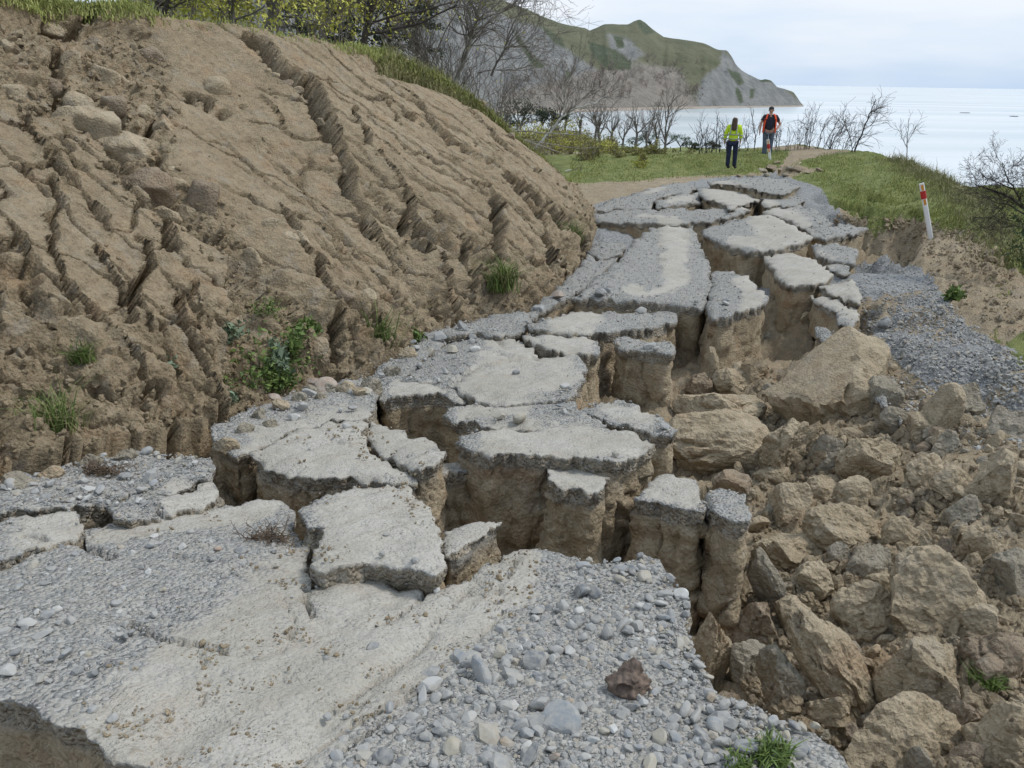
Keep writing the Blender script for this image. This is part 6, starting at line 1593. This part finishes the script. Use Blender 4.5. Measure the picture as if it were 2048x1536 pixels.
# rotten brown lump with a hole
def rotten():
    P = surface_at(1258, 1378); m = mpp(P)
    v, f = make_rock(71, ICO4, 6, .22, 2.2, (96 * m, 80 * m, 84 * m))
    # hollow on the camera-facing side
    hc = np.array([-14 * m, -34 * m, -2 * m]); d = np.linalg.norm((v - hc) / np.array([17 * m, 30 * m, 13 * m]), axis=1)
    v = v + np.array([0, 1.0, .25]) * (38 * m * sstep(1.0, .35, d))[:, None]
    mt = plain('rotten_wood', (0.150, 0.112, 0.088), .95, .45, 28.0, .9)
    o = mesh_obj('rotten_stump', v, f, mt); o.location = P + np.array([0, 0, 26 * m])
    tag(o, 'reddish brown rotten lump with a dark hole in the foreground gravel', 'stump')
rotten()
# ------------------------------------------------------------------ marker posts
WHITE = plain('white_plastic', (0.74, 0.74, 0.72), .45, .04, 8.0, 0, .4)
RED = plain('red_reflector', (0.46, 0.020, 0.020), .4, .05, 20.0, 0, .5)
AMBER = plain('amber_strip', (0.62, 0.26, 0.035), .4, .06, 20.0, 0, .5)
def bar(w, d, z0, z1, rnd=.35, n=3, arch=0.0):
    """upright bar with a rounded front"""
    prof_ = [(-w / 2, d * .5), (-w / 2, -d * .2), (-w * .32, -d * .5), (w * .32, -d * .5), (w / 2, -d * .2), (w / 2, d * .5)]
    V, Fc = [], []
    zs = np.linspace(z0, z1, n)
    for z in zs:
        V += [(x, y, z + (arch * (1 - (2 * x / w) ** 2) if z == zs[-1] else 0)) for x, y in prof_]
    k = len(prof_)
    for r in range(n - 1):
        for i in range(k): Fc.append((r * k + i, r * k + (i + 1) % k, (r + 1) * k + (i + 1) % k, (r + 1) * k + i))
    Fc += [tuple(range(k))[::-1], tuple(range((n - 1) * k, n * k))]
    return np.array(V), Fc
def post(label, base, hgt, tilt, yaw):
    t = thing('marker_post', label, 'marker post', base)
    def add(nm, a, mat):
        o = mesh_obj(nm, a[0], a[1], mat, parent=t, smooth=False); return o
    w = .105
    pb = add('post_body', bar(w, .045, -.25, hgt, n=5, arch=.004), WHITE)
    add('red_band', bar(w + .008, .053, hgt - .36, hgt - .175), RED)
    for z0, z1 in ((hgt - .165, hgt - .03), (hgt - .50, hgt - .37)):
        V = np.array([(-.026, -.0265, z0), (.026, -.0265, z0), (.026, -.0265, z1), (-.026, -.0265, z1), (-.026, -.022, z0), (.026, -.022, z0), (.026, -.022, z1), (-.026, -.022, z1)])
        o = mesh_obj('reflector_strip', V, [(0, 1, 2, 3), (5, 4, 7, 6), (1, 5, 6, 2), (4, 0, 3, 7), (3, 2, 6, 7), (4, 5, 1, 0)], AMBER, parent=pb, smooth=False)
    t.rotation_euler = (tilt[0], tilt[1], yaw)
    return t
Pm = ghit(1862, 478)[0]
post('white roadside marker post with red band and amber strips, leaning left', Pm, 95 * mpp(Pm) * 1.06, (rad(4), rad(-20), 0), rad(-12))
Pm2 = at(1540, 320, 33.0)
post('small white marker post with a red band in front of the man', Pm2 , 37 * mpp(Pm2), (0, rad(-13), 0), rad(-10))

# ------------------------------------------------------------------ the two people
def skin(name, pts, edges, radii, mat, parent, sub=2, root=0):
    me = bpy.data.meshes.new(name); me.from_pydata([tuple(p) for p in pts], edges, []); me.update()
    o = bpy.data.objects.new(name, me); COL.objects.link(o)
    o.modifiers.new('skin', 'SKIN'); s = o.modifiers.new('sub', 'SUBSURF'); s.levels = sub; s.render_levels = sub
    for i, r in enumerate(radii):
        me.skin_vertices[0].data[i].radius = r if isinstance(r, tuple) else (r, r)
        me.skin_vertices[0].data[i].use_root = (i == root)
    dg = bpy.context.evaluated_depsgraph_get(); dg.update()
    ev = o.evaluated_get(dg); nm = bpy.data.meshes.new_from_object(ev)
    o.modifiers.clear(); o.data = nm
    nm.materials.clear(); nm.materials.append(mat)
    nm.polygons.foreach_set('use_smooth', np.ones(len(nm.polygons), bool)); o.name = name
    if parent: o.parent = parent
    return o
def ellipsoid(name, c, r, mat, parent, base=None, seed=0, nz=0.0):
    v, f = base or ICO3; v = v.copy()
    if nz: v = v * (1 + nz * fbm(v + seed, 2.5, 3, seed))[:, None]
    return mesh_obj(name, v * np.array(r) + np.array(c), f, mat, parent=parent)
def ring(tb, c, rx, ry, th, n=20, zt=(0, 0)):
    a = np.linspace(0, 2 * math.pi, n + 1)
    P = np.stack([c[0] + rx * np.cos(a), c[1] + ry * np.sin(a), c[2] + zt[0] * np.cos(a) + zt[1] * np.sin(a)], 1)
    tb.tube(P, np.full(len(P), th), 4)
SKINM = plain('skin', (0.42, 0.24, 0.17), .6, .08, 10, 0, .35)
HAIRB = plain('brown_hair', (0.085, 0.052, 0.032), .6, .3, 30, .3, .3)
HAIRD = plain('dark_hair', (0.030, 0.026, 0.024), .6, .3, 30, .3, .3)
HIVIS = plain('yellow_jacket', (0.55, 0.72, 0.035), .7, .10, 9, .25)
ORANGE = plain('orange_vest', (0.80, 0.095, 0.030), .7, .10, 9, .2)
NAVY = plain('navy_cloth', (0.022, 0.028, 0.055), .85, .2, 9, .2)
SHIRT = plain('dark_shirt', (0.030, 0.030, 0.042), .85, .2, 9, .2)
JEANS = plain('grey_blue_jeans', (0.105, 0.125, 0.165), .85, .25, 9, .2)
GREYB = plain('reflective_band', (0.34, 0.36, 0.34), .4, .08, 9, 0, .5)
BOOT = plain('dark_boots', (0.030, 0.026, 0.024), .7, .2, 20, .2)
def hand(pts, ed, rr, wi, wp, d, side):
    """palm and five fingers from wrist index wi"""
    wp = np.array(wp); d = np.array(d, float); d /= np.linalg.norm(d)
    s = np.array(side, float); s /= np.linalg.norm(s)
    p = len(pts); pts.append(wp + d * .055); ed.append((wi, p)); rr.append((.036, .018))
    for k, (o_, L) in enumerate(((-.028, .060), (-.010, .072), (.010, .070), (.028, .054))):
        a = len(pts); pts.append(wp + d * .085 + s * o_); ed.append((p, a)); rr.append(.0095)
        b = len(pts); pts.append(wp + d * (.085 + L) + s * o_ * 1.1 + np.array([0, .012, 0])); ed.append((a, b)); rr.append(.0075)
    a = len(pts); pts.append(wp + d * .035 + s * -.040); ed.append((p, a)); rr.append(.011)
    b = len(pts); pts.append(wp + d * .075 + s * -.055); ed.append((a, b)); rr.append(.009)
def head_parts(t, c, face, hairm, hair_seed):
    """nose, ears and eyes on a head centred at c, looking along face"""
    f = np.array(face, float); f /= np.linalg.norm(f); s = np.array([f[1], -f[0], 0])
    ellipsoid('nose', c + f * .098 + np.array([0, 0, -.01]), (.016, .016, .022), SKINM, t, ICO2)
    for q in (-1, 1):
        ellipsoid('ear', c + s * q * .078 + np.array([0, 0, -.005]), (.014, .02, .03), SKINM, t, ICO2)
        ellipsoid('eye', c + f * .084 + s * q * .03 + np.array([0, 0, .018]), (.011, .011, .008), HAIRD, t, ICO2)
    ellipsoid('mouth', c + f * .088 + np.array([0, 0, -.05]), (.022, .012, .006), plain('lips', (.30, .12, .10), .6, .05, 9, 0), t, ICO2)
def person_body(t, armL, armR, stance, face):
    """one continuous body; arms given as elbow, wrist"""
    pts = [(0, 0, .95), (0, 0, 1.12), (0, 0, 1.30), (0, .0, 1.44), (0, .005, 1.50), (0, .0, 1.58), (0, 0, 1.66)]
    rr = [(.15, .10), (.135, .095), (.155, .10), (.075, .07), (.055, .058), (.078, .095), (.070, .082)]
    ed = [(0, 1), (1, 2), (2, 3), (3, 4), (4, 5), (5, 6)]
    for sgn, (el, wr, hd) in ((-1, armL), (1, armR)):
        i = len(pts); pts += [(sgn * .17, 0, 1.385), el, wr]; rr += [.062, .044, .030]
        ed += [(2, i), (i, i + 1), (i + 1, i + 2)]
        hand(pts, ed, rr, i + 2, wr, hd, (0, 1, 0) if abs(hd[2]) > .6 else (0, 0, 1))
    for sgn, (kn, an) in ((-1, stance[0]), (1, stance[1])):
        i = len(pts); pts += [(sgn * .095, 0, .86), kn, an, (an[0] + face[0] * .14, an[1] + face[1] * .14, .035)]
        rr += [.085, .055, .038, .032]; ed += [(0, i), (i, i + 1), (i + 1, i + 2), (i + 2, i + 3)]
    return skin('body', pts, ed, rr, SKINM, t)
def woman():
    base = at(1460, 337, 31.3); t = thing('person', 'person with long brown hair in a yellow high visibility jacket, seen from behind', 'person', base)
    aL = ((-.255, -.01, 1.13), (-.275, .03, .88), (0, .1, -1)); aR = ((.24, .04, 1.13), (.235, .10, .90), (0, .1, -1))
    stl = ((-.10, .01, .49), (-.095, -.02, .08)); st2 = ((.115, .05, .49), (.125, .08, .08))
    bd = person_body(t, aL, aR, (stl, st2), (.3, .95))
    jk = skin('jacket', [(0, 0, .86), (0, 0, 1.08), (0, 0, 1.32), (0, 0, 1.43), (-.185, 0, 1.375), (-.258, -.01, 1.13), (-.277, .03, .92), (.185, 0, 1.375), (.243, .04, 1.13), (.238, .10, .94)], [(0, 1), (1, 2), (2, 3), (2, 4), (4, 5), (5, 6), (2, 7), (7, 8), (8, 9)],
         [(.182, .14), (.170, .135), (.172, .13), (.085, .08), .080, .070, .060, .080, .070, .060], HIVIS, t)
    b = TB()
    ring(b, (0, 0, 1.12), .180, .143, .018); b2 = TB()
    b.build('reflective_band', GREYB, jk); b = TB()
    ring(b, (0, 0, .98), .186, .146, .013)
    b.build('reflective_band', GREYB, jk)
    for sx in (-.1, .1):
        b = TB(); b.tube([(sx, -.150, 1.12), (sx, -.150, 1.28), (sx * .95, -.10, 1.42)], [.017, .017, .015], 4); b.build('reflective_band', GREYB, jk)
    for c_, z in ((-.262, 1.10), (-.272, .98), (.243, 1.10), (.24, .99)):
        b = TB(); ring(b, (c_, .02 if c_ > 0 else 0, z), .079, .079, .014, 14); b.build('reflective_band', GREYB, jk)
    skin('trousers', [(0, 0, .92), (-.10, 0, .84), (-.10, .01, .49), (-.095, -.02, .05), (.10, 0, .84), (.115, .05, .49), (.125, .08, .05)], [(0, 1), (1, 2), (2, 3), (0, 4), (4, 5), (5, 6)], [(.17, .12), .112, .086, .074, .112, .086, .074], NAVY, t)
    for x_, y_ in ((-.095, -.02), (.125, .08)):
        ellipsoid('shoe', (x_ + .03, y_ + .08, .045), (.055, .135, .05), BOOT, t)
    skin('hair', [(0, -.02, 1.675), (0, -.035, 1.58), (0, -.075, 1.44), (.0, -.125, 1.32), (.0, -.135, 1.24)], [(0, 1), (1, 2), (2, 3), (3, 4)], [(.088, .10), (.102, .110), (.105, .065), (.11, .04), (.06, .02)], HAIRB, t)
    head_parts(bd, np.array([0, .0, 1.58]), (.3, .95, 0), HAIRB, 1)
    t.rotation_euler = (0, 0, rad(-18)); k = 92 * mpp(base) / 1.74 / math.cos(rad(6)); t.scale = (k * 1.02,) * 3
def man():
    base = at(1531, 318, 34.6); t = thing('person', 'person in an open orange vest over a dark shirt, hand on hip, facing the camera', 'person', base)
    aL = ((-.30, -.03, 1.16), (-.31, -.08, .92), (0, -.2, -1)); aR = ((.36, .10, 1.14), (.235, -.06, .98), (-1, -.25, -.2))
    stl = ((-.08, -.03, .49), (-.07, .02, .08)); st2 = ((.11, .02, .49), (.12, .06, .08))
    bd = person_body(t, aL, aR, (stl, st2), (-.3, -.95))
    sh_ = skin('shirt', [(0, 0, .90), (0, 0, 1.10), (0, 0, 1.32), (0, 0, 1.43), (-.185, 0, 1.385), (-.27, -.02, 1.22), (.185, 0, 1.385), (.30, .06, 1.22)], [(0, 1), (1, 2), (2, 3), (2, 4), (4, 5), (2, 6), (6, 7)], [(.185, .135), (.18, .13), (.185, .125), (.075, .07), .078, .064, .078, .064], SHIRT, t)
    # open vest: a curved panel either side and a back
    for nm, a0, a1 in (('vest_side', -30, -8), ('vest_side', 188, 210), ('vest_back', -8, 188)):
        th = np.radians(np.linspace(a0 + (0), a1, 12)); V = []
        zz = np.linspace(.86, 1.40, 9)
        for z in zz:
            sh = 1 - .35 * max(0, (z - 1.28) / .12) ** 2 * .5
            for a in th: V.append((.222 * sh * math.cos(a), .165 * sh * math.sin(a), z))
        Vi = [(x * .955, y * .955, z) for x, y, z in V]
        g = gridfaces(9, 12); g2 = g[:, ::-1] + 108
        bi = [(i, i + 1) for i in range(11)]
        o = mesh_obj(nm, np.array(V + Vi), np.concatenate([g, g2]), ORANGE, parent=t)
    for sx in (-1, 1):
        b = TB(); b.tube([(sx * .155, -.125, 1.30), (sx * .135, -.10, 1.40), (sx * .10, 0, 1.455), (sx * .11, .10, 1.40)], [.030, .030, .030, .034], 6); b.build('vest_strap', ORANGE, t)
        b = TB(); b.tube([(sx * .170, -.100, 1.28), (sx * .188, -.090, 1.0), (sx * .188, -.090, .88)], [.020, .020, .020], 6); b.build('vest_edge', ORANGE, t)
    skin('trousers', [(0, 0, .96), (-.10, 0, .85), (-.08, -.03, .49), (-.07, .02, .05), (.10, 0, .85), (.11, .02, .49), (.12, .06, .05)], [(0, 1), (1, 2), (2, 3), (0, 4), (4, 5), (5, 6)], [(.17, .125), .115, .088, .076, .115, .088, .076], JEANS, t)
    for x_, y_ in ((-.07, .02), (.12, .06)):
        ellipsoid('boot', (x_ - .03, y_ - .08, .05), (.058, .14, .055), BOOT, t)
    ellipsoid('hair', (0, .018, 1.635), (.088, .102, .075), HAIRD, t, ICO3, 3, .12)
    head_parts(bd, np.array([0, .0, 1.58]), (-.25, -.97, 0), HAIRD, 2)
    t.rotation_euler = (0, 0, rad(-8)); k = 91 * mpp(base) / 1.74 / math.cos(rad(6)); t.scale = (k * 1.02,) * 3
woman(); man()
# far reef lines breaking the water
REEF = plain('dark_reef', (0.055, 0.060, 0.062), .7, .3, .2, 0)
for x, y, w in [(1748, 224, 6), (1930, 226, 9), (2028, 233, 7)]:
    r_ = rays([x], [y])[0]; b = r_ * (SEA / r_[2]); m = np.linalg.norm(b) / FPX
    v, f = make_rock(int(x), ICO3, 5, .25, 2.0, (w * 2 * m, w * 2.2 * m, 1.3))
    o = mesh_obj('reef_rock', v, f, REEF); o.location = b
    tag(o, 'low dark reef just breaking the sea surface', 'reef', 'reefs in the bay')
